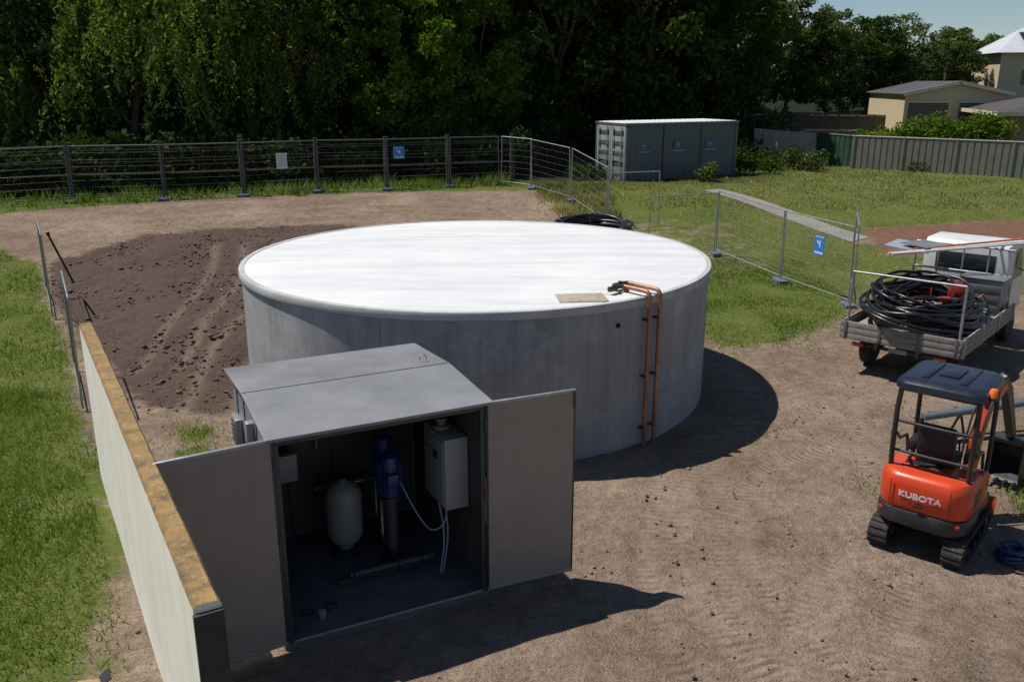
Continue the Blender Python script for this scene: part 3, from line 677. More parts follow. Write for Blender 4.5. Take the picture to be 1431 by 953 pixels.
for a,c_ in line: pp.append(rings([(a,c_,gz(a,c_)-.2),(a+random.uniform(-.04,.04),c_,gz(a,c_)+2.12)],.10,8))
for k in range(4):
    ww.append(rings([(a,c_-.11,gz(a,c_)+.5+k*.45) for a,c_ in line],.008,4))
ww.append(rings([(a,c_,gz(a,c_)+2.0) for a,c_ in line],.03,6)); ww.append(rings([(a,c_,gz(a,c_)+.95) for a,c_ in line],.03,6))
multi(pf,'posts',pp,M_post); multi(pf,'wires',ww,M_post)
sp=empty('star_picket'); tube(sp,'picket',[(-11.4,22.2,.5),(-11.25,21.0,2.0)],.03,M_black,6)
tube(sp,'picket_cap',[(-11.255,21.05,1.95),(-11.25,21.0,2.04)],.045,M_black,6)
M_sblue=pbr('sign_blue',(.03,.20,.55),.4,0,.03); M_swhite=pbr('sign_white',(.62,.63,.66),.5,0,.05)
def sign(x,y,z,w,h,rz,kind):
    s=empty('safety_sign' if kind=='b' else 'notice_sign',(x,y,z),rz)
    box(s,'plate',(0,0,0),(w,.006,h),M_sblue if kind=='b' else M_swhite)
    if kind=='b':
        box(s,'band',(0,-.005,-h*.36),(w*.8,.004,h*.10),M_swhite); 
        box(s,'pictogram',(-w*.08,-.005,h*.13),(w*.36,.004,h*.09),M_swhite,0,(0,.6,0)); box(s,'pictogram_leg',(w*.08,-.006,h*.08),(w*.09,.004,h*.36),M_swhite)
        box(s,'rule',(0,-.005,h*.42),(w*.8,.004,h*.04),M_swhite)
    else:
        for q in range(5): box(s,'text_line',(0,-.005,h*(.32-.15*q)),(w*.75,.004,h*.04),M_cable)
sign(8.15,22.92,1.35,.44,.54,math.atan2(-2.9,.9)+.0,'b')
sign(-4.6,36.2,2.75,.48,.48,math.atan2(1.1,2.5),'b'); sign(-9.0,34.7,2.55,.42,.60,math.atan2(1.3,2.6),'w')

def coil(parent,name,c,R0,n,r,mat,tilt=(0,0),jit=.05,seg=48,stack=4,ex=1.0):
    parts=[]
    for i in range(n):
        rr=R0-(i//stack)*r*2.05+random.uniform(-jit,jit)*.6; zz=(i%stack)*r*1.9+r
        ox,oy=random.uniform(-jit,jit),random.uniform(-jit,jit); ph=random.uniform(0,6)
        tx,ty=random.uniform(-jit,jit)*.5,random.uniform(-jit,jit)*.5
        pts=[]
        for k in range(seg):
            t=2*math.pi*k/seg
            x_=rr*ex*math.cos(t)*(1+.03*math.sin(2*t+ph))+ox;y_=rr*math.sin(t)*(1+.03*math.cos(3*t+ph))+oy;z_=zz+jit*.5*math.sin(2*t+ph)+ x_*(tilt[0]+tx)+y_*(tilt[1]+ty)
            pts.append((c[0]+x_,c[1]+y_,c[2]+z_+jit*.5))
        parts.append(rings(pts,r,8,True))
    return multi(parent,name,parts,mat)
M_purp=pbr('purple_black_polypipe',(.030,.022,.034),.35,0,.2,10)
hc=empty('hose_coil',(2.75,29.4,gz(2.75,29.4)-.02))
coil(hc,'hose_loops',(0,0,0.03),1.30,15,.05,M_purp,(0,.10),.09,stack=5)
M_strap=pbr('strap_pink',(.35,.25,.32),.7)
for a in (.3,1.6,2.9,4.3,5.5): 
    V_,F_=rings([(1.2*math.cos(a)+.2*math.cos(t)*math.cos(a),1.2*math.sin(a)+.2*math.cos(t)*math.sin(a),.30+1.2*math.sin(a)*.10+.30*math.sin(t)) for t in np.linspace(0,6.28,17)[:-1]],.012,6,True); mk('strap',V_,F_,M_strap,hc,True)

# ---------------------------------------------------------------- shipping container
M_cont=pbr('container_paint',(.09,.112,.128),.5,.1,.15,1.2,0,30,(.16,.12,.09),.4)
M_contlit=pbr('container_end_sunlit',(.34,.36,.36),.5,.1,.12,1.2,0,30,(.25,.18,.12),.5)  # sunlit look of the door end put into a lighter base colour
M_controof=pbr('container_roof',(.72,.73,.73),.55,0,.1,1,0,30,(.5,.43,.35),.4)
yaw=math.radians(27); CL,CW,CH=6.06,2.44,2.6
ct=empty('shipping_container',(5.05,39.4,gz(6.0,40)-.20),yaw); ct.scale=(1.04,1.04,1.04)
def corr(x0,x1,z0,z1,y,depth,pitch=.28,axis='x'):
    V=[];F=[];xx=x0;P=[]
    while xx<x1-.01:
        P+=[(xx,0),(xx+pitch*.3,0),(xx+pitch*.5,depth),(xx+pitch*.8,depth)]; xx+=pitch
    P=[p for p in P if p[0]<x1]+[(x1,0)]
    for (u,dv) in P:
        for zz in (z0,z1): V.append((u,y+dv,zz) if axis=='x' else (y+dv,u,zz))
    for i in range(len(P)-1): F.append((2*i,2*i+2,2*i+3,2*i+1))
    return [Vector(v) for v in V],F
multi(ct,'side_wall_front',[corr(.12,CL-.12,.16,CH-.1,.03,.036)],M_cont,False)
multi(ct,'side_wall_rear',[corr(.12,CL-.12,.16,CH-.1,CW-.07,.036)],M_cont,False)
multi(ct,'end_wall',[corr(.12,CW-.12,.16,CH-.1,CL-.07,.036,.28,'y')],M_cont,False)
for yy in (.06,CW-.06):
    for zz in (.08,CH-.06): box(ct,'rail',(CL/2,yy,zz),(CL-.3,.11,.12 if zz>1 else .16),M_cont,.01)
    for xx in (.07,CL-.07):
        box(ct,'corner_post',(xx,yy,CH/2),(.14,.12,CH-.3),M_cont,.01)
        for zz in (.06,CH-.05): box(ct,'corner_casting',(xx,yy,zz),(.18,.17,.13),M_cont,.012)
for xx in (.07,CL-.07):
    for zz in (.08,CH-.06): box(ct,'end_rail',(xx,CW/2,zz),(.12,CW-.3,.12),M_cont,.01)
box(ct,'roof',(CL/2,CW/2,CH-.0),(CL-.04,CW-.04,.03),M_controof)
for q in range(20): box(ct,'roof_rib',(.35+q*.285,CW/2,CH+.022),(.12,CW-.3,.018),M_controof,.004)
for k,yy in enumerate((.66,1.78)):
    box(ct,'door_leaf',(.03,yy,1.32),(.05,1.08,2.3),M_contlit,.006)
    for q in range(5): box(ct,'door_panel_recess',(.002,yy,.45+q*.43),(.012,.85,.2),M_cont,.004)
    for dx in (-.32,.32):
        tube(ct,'lock_rod',[(-.045,yy+dx,.12),(-.045,yy+dx,2.5)],.02,M_galv,8)
        for zz in (.35,1.0,1.7,2.3): box(ct,'rod_bracket',(-.03,yy+dx,zz),(.05,.12,.08),M_galv,.004)
        box(ct,'lock_handle',(-.07,yy+dx*.6,1.15),(.03,.32,.035),M_galv,.004)
box(ct,'floor',(CL/2,CW/2,.14),(CL-.2,CW-.2,.04),M_cont)
M_logo=pbr('company_decal_blue',(.04,.12,.23),.5); M_logow=pbr('company_decal_grey',(.22,.25,.27),.5)
for xx in (.9,2.75,4.5):
    box(ct,'decal',(xx,.018,1.65),(.45,.006,.32),M_logo); box(ct,'decal_text',(xx+.02,.012,1.40),(.62,.006,.07),M_logow); box(ct,'decal_mark',(xx,.012,1.66),(.18,.006,.1),M_logow,0,(0,.6,0))
for xx in (2.0,4.05): box(ct,'side_upright',(xx,.015,CH/2),(.09,.04,CH-.28),M_cont,.005)

# ---------------------------------------------------------------- mini excavator
ex=empty('mini_excavator',(5.25,9.86,0),math.atan2(.76,.65)); ex.scale=(1.02,1.04,1.0)
M_or=pbr('orange_red_paint',(.58,.050,.010),.36,0,.08,3,0,30,(.25,.10,.05),.35,.2)
M_blk=pbr('black_machine_paint',(.02,.021,.024),.4,0,.2,5,0,30,(.10,.08,.06),.35)
M_roof=pbr('canopy_blue_black',(.014,.018,.032),.3,0,.1,4,0,30,(.05,.05,.05),.2)
M_trk=pbr('track_rubber',(.035,.031,.028),.85,0,.35,9,0,30,(.13,.10,.075),.7)
M_chr=pbr('chrome_rod',(.6,.6,.6),.2,.9)
def stadium(L,h,n=14):
    r=h/2;P=[]
    for i in range(n+1):
        t=-math.pi/2+math.pi*i/n;P.append((L/2-r+r*math.cos(t),r+r*math.sin(t)))
    for i in range(n+1):
        t=math.pi/2+math.pi*i/n;P.append((-L/2+r+r*math.cos(t),r+r*math.sin(t)))
    return P
for sy in (-1,1):
    yc=sy*.41;TL,Tt=1.34,.34
    out=stadium(TL,Tt);inn=[(u*.965,.03+ (v)*(Tt-.06)/Tt) for u,v in out]
    n=len(out);V=[];F=[]
    for yy in (yc-.11,yc+.11):
        V+=[(u,yy,v) for u,v in out]+[(u,yy,v) for u,v in inn]
    for i in range(n):
        j=(i+1)%n;F+=[(i,j,2*n+j,2*n+i),(n+i,3*n+i,3*n+j,n+j),(i,n+i,n+j,j),(2*n+i,2*n+j,3*n+j,3*n+i)]
    mk('track_belt',V,F,M_trk,ex)
    P=out+[out[0]]
    tot=sum(math.dist(P[i],P[i+1]) for i in range(n));m_=38;parts=[]
    cum=[0]
    for i in range(n): cum.append(cum[-1]+math.dist(P[i],P[i+1]))
    for q in range(m_):
        s=tot*q/m_;i=max(k for k in range(n) if cum[k]<=s+1e-9);t=(s-cum[i])/(cum[i+1]-cum[i]+1e-9)
        u=P[i][0]+(P[i+1][0]-P[i][0])*t;v=P[i][1]+(P[i+1][1]-P[i][1])*t;ang=math.atan2(P[i+1][1]-P[i][1],P[i+1][0]-P[i][0])
        Vb,Fb=boxg((0,0,0),(.035,.21,.035)); Rm=Matrix.Rotation(-ang,3,'Y')
        parts.append(([Rm@v_+Vector((u,yc,v)) for v_ in Vb],Fb))
    multi(ex,'track_lugs',parts,M_trk,False)
    for xx,r in ((-.5,.13),(.5,.13),(-.25,.07),(0,.07),(.25,.07)):
        o=lathe(ex,'track_wheel',[(0,-.1),(r*.5,-.1),(r*.55,-.07),(r*.85,-.07),(r,-.1),(r,.1),(r*.85,.07),(r*.5,.1),(0,.1)],(0,0,0),M_blk,20)
        o.rotation_euler=(math.pi/2,0,0);o.location=(xx,yc,.17 if r>.1 else .10)
    box(ex,'track_frame',(0,yc,.18),(.95,.12,.12),M_blk,.02)
box(ex,'undercarriage',(0,0,.27),(.62,.6,.16),M_blk,.03)
lathe(ex,'slew_ring',[(.26,.0),(.26,.09),(.2,.09)],(0,0,.32),M_blk,28)
bl=[]
for i in range(9):
    t=-.6+1.2*i/8; bl.append((.93-.16*math.cos(t)+.12,.22+.24*math.sin(t)))
prof=bl+[(u+.03,v) for u,v in bl[::-1]]
prism(ex,'dozer_blade',prof,-.5,.5,M_or)
for yy in (-.22,.22): box(ex,'blade_arm',(.62,yy,.22),(.55,.06,.08),M_or,.01)
def plan(x0,x1,w,r,nr=8):
    P=[(x1,-w),(x1,w)]
    for i in range(nr+1):
        t=math.pi/2+math.pi/2*i/nr;P.append((x0+r+r*math.cos(t),w-r+r*math.sin(t)))
    for i in range(nr+1):
        t=math.pi+math.pi/2*i/nr;P.append((x0+r+r*math.cos(t),-w+r+r*math.sin(t)))
    return P
def bulge(P,k=.07):
    return [(u-k*(1-(v/.5)**2)*(1 if u<-.1 else 0),v) for u,v in P]
prism(ex,'platform',bulge(plan(-.56,.62,.47,.16)),.40,.55,M_blk,.015,'z')
prism(ex,'counterweight_bumper',bulge(plan(-.64,-.05,.505,.22)),.40,.60,M_blk,.035,'z')
def loft(parent,name,secs,mat):
    n=len(secs[0][0]);V=[];F=[]
    for P,zz in secs: V+=[(u,v,zz) for u,v in P]
    for s in range(len(secs)-1):
        for i in range(n): F.append((s*n+i,s*n+(i+1)%n,(s+1)*n+(i+1)%n,(s+1)*n+i))
    F.append(tuple(range((len(secs)-1)*n,len(secs)*n)));F.append(tuple(range(n))[::-1])
    bm=bmesh.new();vs=[bm.verts.new(v) for v in V]
    for f in F: bm.faces.new([vs[i] for i in f])
    bmesh.ops.recalc_face_normals(bm,faces=bm.faces)
    return from_bm(name,bm,mat,parent,auto=True)
secs=[(bulge(plan(-.60,-.06,.485,.2)),.602),(bulge(plan(-.625,-.06,.50,.22)),.66),(bulge(plan(-.62,-.06,.50,.22)),.90),(bulge(plan(-.60,-.06,.49,.22)),.985),(bulge(plan(-.56,-.07,.465,.2)),1.03),(bulge(plan(-.49,-.08,.42,.17)),1.05)]
loft(ex,'engine_hood',secs,M_or)
box(ex,'hood_seam',(-.40,0,1.056),(.02,.62,.012),M_blk,.003)
box(ex,'hood_vent',(-.25,.1,1.056),(.12,.4,.012),M_blk,.003)
box(ex,'hood_latch',(-.700,0,.70),(.02,.10,.035),M_blk,.006)
for yy in (-.2,.2): box(ex,'hood_shut_line',(-.689+.012*(yy*yy*10),yy*1.6,.80),(.01,.006,.34),M_blk)
prism(ex,'side_cover_right',[(-.05,.555),(.40,.555),(.36,.90),(.22,.98),(-.05,1.00)],-.485,-.22,M_or,.025)
prism(ex,'side_cover_left',[(-.05,.555),(.22,.555),(.18,.72),(-.05,.78)],.24,.485,M_or,.025)
box(ex,'hood_louvre_panel',(-.25,-.499,.80),(.30,.012,.20),M_blk,.004)
for yy in (-.36,.36): box(ex,'tail_lamp',(-.62,yy*1.14,.54),(.03,.06,.04),M_or,.006)
try:
    cu=bpy.data.curves.new('lettering','FONT'); cu.body='KUBOTA'; cu.size=.115; cu.extrude=.003; cu.align_x='CENTER'; cu.offset=.003
    to=bpy.data.objects.new('tmp',cu); COL.objects.link(to); bpy.context.view_layer.update()
    me=bpy.data.meshes.new_from_object(to.evaluated_get(bpy.context.evaluated_depsgraph_get())); bpy.data.objects.remove(to)
    for v in me.vertices:
        yy=-v.co.x*1.0
        xx=-.625-.07*(1-(yy/.5)**2)-.004-(v.co.z); v.co=(xx,yy,v.co.y*.85+.78)
    me.materials.clear(); me.materials.append(M_swhite); o=bpy.data.objects.new('lettering',me); COL.objects.link(o); o.parent=ex
except Exception as e_: print(e_)
box(ex,'floor_mat',(.33,0,.562),(.55,.86,.02),M_black)
box(ex,'seat_cushion',(.02,.02,1.10),(.42,.44,.12),M_black,.04)
box(ex,'seat_back',(-.18,.02,1.34),(.11,.42,.46),M_black,.045,(0,-.15,0))
box(ex,'seat_base',(.0,.02,.96),(.36,.36,.2),M_blk,.02)
for yy in (-.3,.33):
    box(ex,'armrest_console',(.15,yy,1.16),(.34,.11,.14),M_blk,.03)
    tube(ex,'joystick',[(.28,yy,1.2),(.30,yy,1.36)],.014,M_black,8); lathe(ex,'joystick_grip',[(0,0),(.025,.01),(.03,.05),(.022,.1),(0,.11)],(.30,yy,1.33),M_black,10)
for yy in (-.09,.09): tube(ex,'travel_lever',[(.52,yy,.57),(.50,yy,1.05),(.44,yy,1.18)],.012,M_black,8)
for yy in (-.42,.42):
    tube(ex,'canopy_post',[(-.42,yy,1.0),(-.46,yy,1.25),(-.46,yy,1.75),(-.42,yy*.98,2.03)],.030,M_blk,10)
    tube(ex,'canopy_front_post',[(.45,yy,.56),(.47,yy,1.1),(.44,yy,1.7),(.38,yy*.98,2.03)],.028,M_blk,10)
    tube(ex,'side_rail',[(-.46,yy,1.5),(-.2,yy,1.30),(.1,yy,1.25),(.2,yy,1.0)],.018,M_blk,8)
tube(ex,'rear_guard',[(-.46,-.42,1.62),(-.47,0,1.62),(-.46,.42,1.62)],.02,M_blk,8)
tube(ex,'rear_guard_low',[(-.44,-.42,1.24),(-.46,0,1.24),(-.44,.42,1.24)],.018,M_blk,8)
def rr_(x0,x1,w,r,nr=6):
    P=[]
    for cx,cy,a0 in ((x1-r,w-r,0),(x0+r,w-r,1),(x0+r,-w+r,2),(x1-r,-w+r,3)):
        for i in range(nr+1):
            t=(a0+i/nr)*math.pi/2;P.append((cx+r*math.cos(t),cy+r*math.sin(t)))
    return P
loft(ex,'canopy_roof',[(rr_(-.52,.48,.45,.12),2.02),(rr_(-.55,.51,.48,.15),2.05),(rr_(-.54,.50,.47,.15),2.12),(rr_(-.49,.45,.42,.13),2.16),(rr_(-.43,.39,.36,.12),2.17)],M_roof)
for yy in (-.2,.2): box(ex,'roof_rib',(0,yy,2.178),(.72,.08,.018),M_roof,.008)
box(ex,'roof_hatch',(.05,0,2.18),(.42,.22,.016),M_roof,.007)
lathe(ex,'beacon_base',[(.05,0),(.05,.03)],(-.30,-.50,2.05),M_blk,16)
M_amber=pbr('amber_lens',(.8,.18,.02),.25)
lathe(ex,'beacon',[(.045,0),(.045,.08),(.03,.10),(0,.105)],(-.30,-.50,2.08),M_amber,16)
box(ex,'beacon_bracket',(-.30,-.46,2.06),(.05,.12,.02),M_blk,.004)
def limbbox(parent,name,pts,wid,hs,mat):
    V=[];F=[];n=len(pts)
    for i,(u,v) in enumerate(pts):
        a=Vector(pts[max(i-1,0)]);c_=Vector(pts[min(i+1,n-1)]);t=(c_-a).normalized();nn_=Vector((-t.y,t.x))*hs[i]/2
        for yy in (-wid/2,wid/2):
            V+=[(u+nn_.x,yy,v+nn_.y),(u-nn_.x,yy,v-nn_.y)]
    for i in range(n-1):
        a=4*i;e_=a+4
        F+=[(a,a+1,e_+1,e_),(a+2,e_+2,e_+3,a+3),(a,e_,e_+2,a+2),(a+1,a+3,e_+3,e_+1)]
    F+=[(0,2,3,1),(4*n-4,4*n-3,4*n-1,4*n-2)]
    o=mk(name,V,F,mat,parent); mm=o.modifiers.new('b','BEVEL');mm.width=.012;mm.segments=2;return o
bo=empty('boom_assembly',(.72,-.14,0),math.radians(-8)); bo.parent=ex
box(bo,'swing_bracket',(.02,0,.50),(.22,.2,.34),M_or,.03)
limbbox(bo,'boom',[(.1,.58),(.20,1.05),(.40,1.50),(.86,1.68)],.12,[.15,.18,.18,.12],M_or)
limbbox(bo,'arm',[(.78,1.78),(1.02,1.55),(1.50,.75)],.10,[.13,.17,.11],M_blk)
tube(bo,'boom_cylinder',[(.18,0,.46),(.38,0,.88)],.04,M_blk,12);tube(bo,'boom_cylinder_rod',[(.38,0,.88),(.50,0,1.30)],.02,M_chr,10)
tube(bo,'arm_cylinder',[(.28,0,1.58),(.55,0,1.82)],.035,M_blk,12);tube(bo,'arm_cylinder_rod',[(.55,0,1.82),(.78,0,1.84)],.018,M_chr,10)
for s_ in (-1,1): tube(bo,'hydraulic_hose',[(.0,.07*s_,.7),(.06,.08*s_,1.0),(.20,.08*s_,1.38),(.42,.08*s_,1.66),(.75,.08*s_,1.78)],.014,M_black,8)
prism(bo,'bucket',[(1.40,.72),(1.60,.74),(1.81,.55),(1.81,.32),(1.65,.15),(1.40,.12),(1.45,.16),(1.63,.22),(1.75,.36),(1.73,.52),(1.57,.66),(1.42,.66)],-.2,.2,M_blk)
for yy in (-.2,.2): prism(bo,'bucket_cheek',[(1.40,.70),(1.60,.73),(1.80,.55),(1.80,.33),(1.64,.16),(1.40,.13)],yy-.006,yy+.006,M_blk)
for k in range(4): box(bo,'bucket_tooth',(1.35,-.165+k*.11,.125),(.12,.04,.025),M_blk,.004)

# ---------------------------------------------------------------- flatbed truck
hd=math.atan2(.75,.66)
tk=empty('flatbed_truck',(7.28,15.75,0),hd)
M_wht=pbr('white_truck_paint',(.66,.67,.67),.35,0,.04,2,0,30,(.42,.37,.31),.35,.2)
M_plank=pbr('weathered_tray_board',(.26,.235,.21),.8,0,.25,4,.3,12,(.13,.10,.085),.6)
M_glass=pbr('dark_glass',(.02,.025,.03),.08,0,.05)
M_tyre=pbr('tyre',(.025,.025,.026),.85,0,.2,9)
M_red=pbr('red_enamel',(.34,.025,.02),.45,0,.15,5,0,30,(.14,.05,.04),.5)
M_grey=pbr('grey_toolbox',(.20,.21,.22),.45,.2,.1,4)
TLn=3.7;TW=2.15
box(tk,'tray_floor',(TLn/2,0,.86),(TLn,TW,.06),M_plank,.006)
for q in range(3): box(tk,'rear_board_plank',(-.02,0,.76+q*.12),(.035,TW,.112),M_plank,.006)
for yy in (-1,-.35,.35,1): box(tk,'rear_board_strap',(-.043,yy,.88),(.012,.05,.36),M_galvd,.003)
for sy in (-1,1):
    for q in range(3): box(tk,'side_board_plank',(TLn/2,sy*(TW/2+.02),.76+q*.12),(TLn,.035,.112),M_plank,.006)
    for xx in (.05,1.25,2.45,3.65): box(tk,'stanchion',(xx,sy*(TW/2+.045),.90),(.05,.03,.40),M_galv,.004)
    box(tk,'chassis_rail',(2.5,sy*.38,.66),(5.2,.07,.16),M_blk,.01)
    for xx in (.95,4.55):
        o=lathe(tk,'tyre',[(.19,-.1),(.33,-.11),(.37,-.08),(.38,0),(.37,.08),(.33,.11),(.19,.1)],(0,0,0),M_tyre,28); o.rotation_euler=(math.pi/2,0,0);o.location=(xx,sy*.82,.38)
        o=lathe(tk,'wheel_rim',[(0,-.06),(.08,-.06),(.1,-.04),(.19,-.08),(.19,.08),(.1,.04),(0,.06)],(0,0,0),M_grey,20);o.rotation_euler=(math.pi/2,0,0);o.location=(xx,sy*.82,.38)
    box(tk,'mudguard',(.95,sy*.82,.79),(.9,.26,.02),M_blk)
    box(tk,'tail_light',(-.0,sy*.75,.62),(.04,.22,.07),M_red,.008)
box(tk,'rear_bumper',(.03,0,.62),(.05,1.2,.06),M_blk,.008)
box(tk,'number_plate',(-.004,0,.62),(.008,.34,.09),M_logow)
rk=[]
for sy in (-1,1): rk+=[rings([(3.66,sy*.98,.85),(3.66,sy*.98,2.15)],.028,8)]
for zz in (1.2,1.6,2.15): rk.append(rings([(3.66,-.98,zz),(3.66,.98,zz)],.025,8))
for yy in (-.5,0,.5): rk.append(rings([(3.66,yy,.85),(3.66,yy,2.15)],.018,8))
rk+=[rings([(.05,-1.02,.85),(.05,-1.02,2.02)],.024,8),rings([(.05,-1.02,2.02),(.05,1.0,2.02)],.022,8),rings([(.05,1.0,1.0),(.05,1.0,2.02)],.02,8)]
multi(tk,'load_rack',rk,M_galv)
prism(tk,'cab_body',[(3.85,.62),(3.85,2.12),(3.95,2.22),(4.85,2.22),(5.0,2.14),(5.42,1.45),(5.52,1.3),(5.55,.62)],-.86,.86,M_wht,.04)
box(tk,'rear_window',(3.846,0,1.75),(.012,1.2,.42),M_glass,.004)
for sy in (-1,1):
    prism(tk,'side_window',[(4.15,1.4),(4.15,2.05),(4.82,2.05),(5.22,1.4)],sy*.863-.004,sy*.863+.004,M_glass)
    tube(tk,'mirror_arm',[(5.15,sy*.87,1.5),(5.2,sy*1.08,1.6),(5.2,sy*1.08,1.85)],.012,M_black,8); box(tk,'mirror',(5.19,sy*1.08,1.72),(.05,.16,.3),M_black,.02)
box(tk,'windscreen',(5.22,0,1.80),(.012,1.55,.72),M_glass,.004,(0,-.52,0))
coil(tk,'poly_hose',(1.30,.0,.90),.98,22,.036,M_blkplastic,(-.03,.04),.16,stack=5,ex=1.25)
coil(tk,'poly_hose_upper',(1.45,.05,1.22),.80,12,.030,M_blkplastic,(.10,.06),.20,stack=4,ex=1.2)
coil(tk,'poly_hose_inner',(1.15,.0,.90),.52,12,.026,M_blkplastic,(.05,.1),.20,stack=5,ex=1.3)
def can(c,rz):
    e=empty('fuel_can',c,rz);e.parent=tk
    box(e,'can_body',(0,0,.17),(.20,.32,.34),M_red,.04); tube(e,'can_handle',[(0,-.1,.34),(0,-.08,.40),(0,.06,.40),(0,.08,.34)],.015,M_red,8); lathe(e,'can_cap',[(.03,0),(.03,.04)],(0,.12,.34),M_black,12)
can((1.75,-.45,1.36),.3)
lathe(tk,'red_hose_reel',[(.20,0),(.20,.02),(.1,.03),(.1,.16),(.20,.17),(.20,.19)],(1.35,-.4,1.28),M_red,24)
box(tk,'red_generator',(2.55,.45,1.14),(.5,.45,.40),M_red,.05)
for q in range(5): box(tk,'generator_louvre',(2.292,.45,1.02+q*.05),(.01,.3,.015),M_blk)
gp=[rings([(2.2,yy,.88),(2.2,yy,1.5),(2.9,yy,1.5),(2.9,yy,.88)],.018,8) for yy in (.15,.75)]+[rings([(2.2,.15,1.5),(2.2,.75,1.5)],.018,8),rings([(2.9,.15,1.5),(2.9,.75,1.5)],.018,8)]
multi(tk,'generator_frame',gp,M_red)
lathe(tk,'generator_tank',[(0,0),(.18,0),(.2,.05),(.18,.12),(.04,.14),(.04,.17),(0,.17)],(2.55,.45,1.34),M_blk,18)
box(tk,'compressor',(2.5,-.35,1.05),(.5,.4,.34),M_blk,.05); o=lathe(tk,'compressor_vessel',[(0,-.35),(.1,-.34),(.15,-.28),(.15,.28),(.1,.34),(0,.35)],(0,0,0),M_blk,18);o.rotation_euler=(0,math.pi/2,0);o.location=(2.4,-.72,1.05)
M_box=pbr('storage_tub',(.55,.56,.57),.5,0,.08,3,0,30,(.35,.3,.25),.4)
for (bx,by,bz,rz,sc) in ((2.15,-.78,1.02,.2,(.34,.28,.24)),(2.85,.05,1.1,-.3,(.38,.3,.36)),(2.3,.92,1.0,.1,(.42,.26,.2))):
    box(tk,'storage_tub',(bx,by,bz),sc,M_box,.02,(0,0,rz)); box(tk,'storage_tub_lid',(bx,by,bz+sc[2]/2+.012),(sc[0]+.03,sc[1]+.03,.022),M_grey,.008,(0,0,rz))
box(tk,'steel_toolbox',(3.2,-.6,1.25),(.55,.8,.72),M_grey,.015)
box(tk,'toolbox_lid',(3.2,-.6,1.63),(.60,.85,.03),M_grey,.008)
for q in range(3): box(tk,'toolbox_drawer',(2.918,-.6,1.02+q*.2),(.012,.7,.16),M_galvd,.004)
box(tk,'side_toolbox',(3.25,.5,1.15),(.5,.7,.54),M_grey,.015)
M_pale=pbr('pale_blue_sheet',(.30,.35,.41),.5,.1,.08,2); box(tk,'stacked_sheet',(2.9,.85,2.14),(1.3,.85,.02),M_pale,0,(.10,.04,.1)); box(tk,'stacked_sheet_lower',(3.0,.6,2.20),(1.0,.6,.02),M_grey,0,(.05,.05,-.2))
M_orange=pbr('orange_conduit',(.55,.16,.06),.5); M_pvc=pbr('pvc_conduit',(.62,.60,.57),.45)
tube(tk,'conduit_bundle',[(1.9,1.0,2.10),(4.2,-1.1,2.30)],.03,M_pvc,8);tube(tk,'conduit_bundle',[(1.98,1.07,2.12),(4.3,-1.0,2.33)],.022,M_orange,8);tube(tk,'conduit_bundle',[(1.85,.9,2.11),(4.2,-1.2,2.28)],.025,M_pvc,8)
for q in range(24):
    t0=random.uniform(0,6); cx,cy=random.uniform(.4,3.0),random.uniform(-.8,.8); r0=random.uniform(.1,.24)
    V_,F_=rings([(cx+r0*math.cos(t),cy+r0*math.sin(t)*.7,1.12+.10*math.sin(t*1.3+t0)+.02*q/3) for t in np.linspace(0,6,18)],.014,6)
    mk('loose_lead',V_,F_,random.choice([M_black,M_black,M_black,M_red,M_orange,M_cable]),tk,True)
pg=empty('steel_pipe',(0,0,0)); M_pipe=pbr('grey_blue_pipe',(.13,.16,.18),.4,.2,.1,4)
tube(pg,'pipe_length',[(6.5,12.9,.42),(9.8,13.6,.60)],.06,M_pipe,14); tube(pg,'pipe_length_2',[(6.7,13.1,.40),(9.9,13.8,.58)],.04,M_pipe,14)
for xx in (7.2,9.2): 
    for s_ in (-1,1): tube(pg,'trestle_leg',[(xx,13.05+(xx-7)*.22,.42),(xx,13.05+(xx-7)*.22+s_*.25,0)],.02,M_black,8)
tb=empty('blue_hose_bundle',(6.0,9.3,0)); M_bl=pbr('blue_hose',(.02,.045,.12),.5)
coil(tb,'hose_loops',(0,0,0),.17,6,.022,M_bl,jit=.05,seg=24,stack=3)
lt=empty('plastic_scrap',(-1.30,6.72,.03),.4); box(lt,'wrapper',(0,0,0),(.07,.05,.012),M_bl,.004,(.2,.1,0)); box(lt,'wrapper_fold',(.02,.03,.012),(.05,.03,.006),M_bl,.002,(.5,.2,.4))
cb=empty('cardboard_offcut',(-3.95,6.95,.06),.5); M_card=pbr('cardboard',(.38,.26,.14),.9); box(cb,'sheet',(0,0,0),(.24,.16,.02),M_card,0,(.15,.2,0)); box(cb,'flap',(.12,.02,.04),(.1,.14,.015),M_dark,0,(.2,-.6,0))

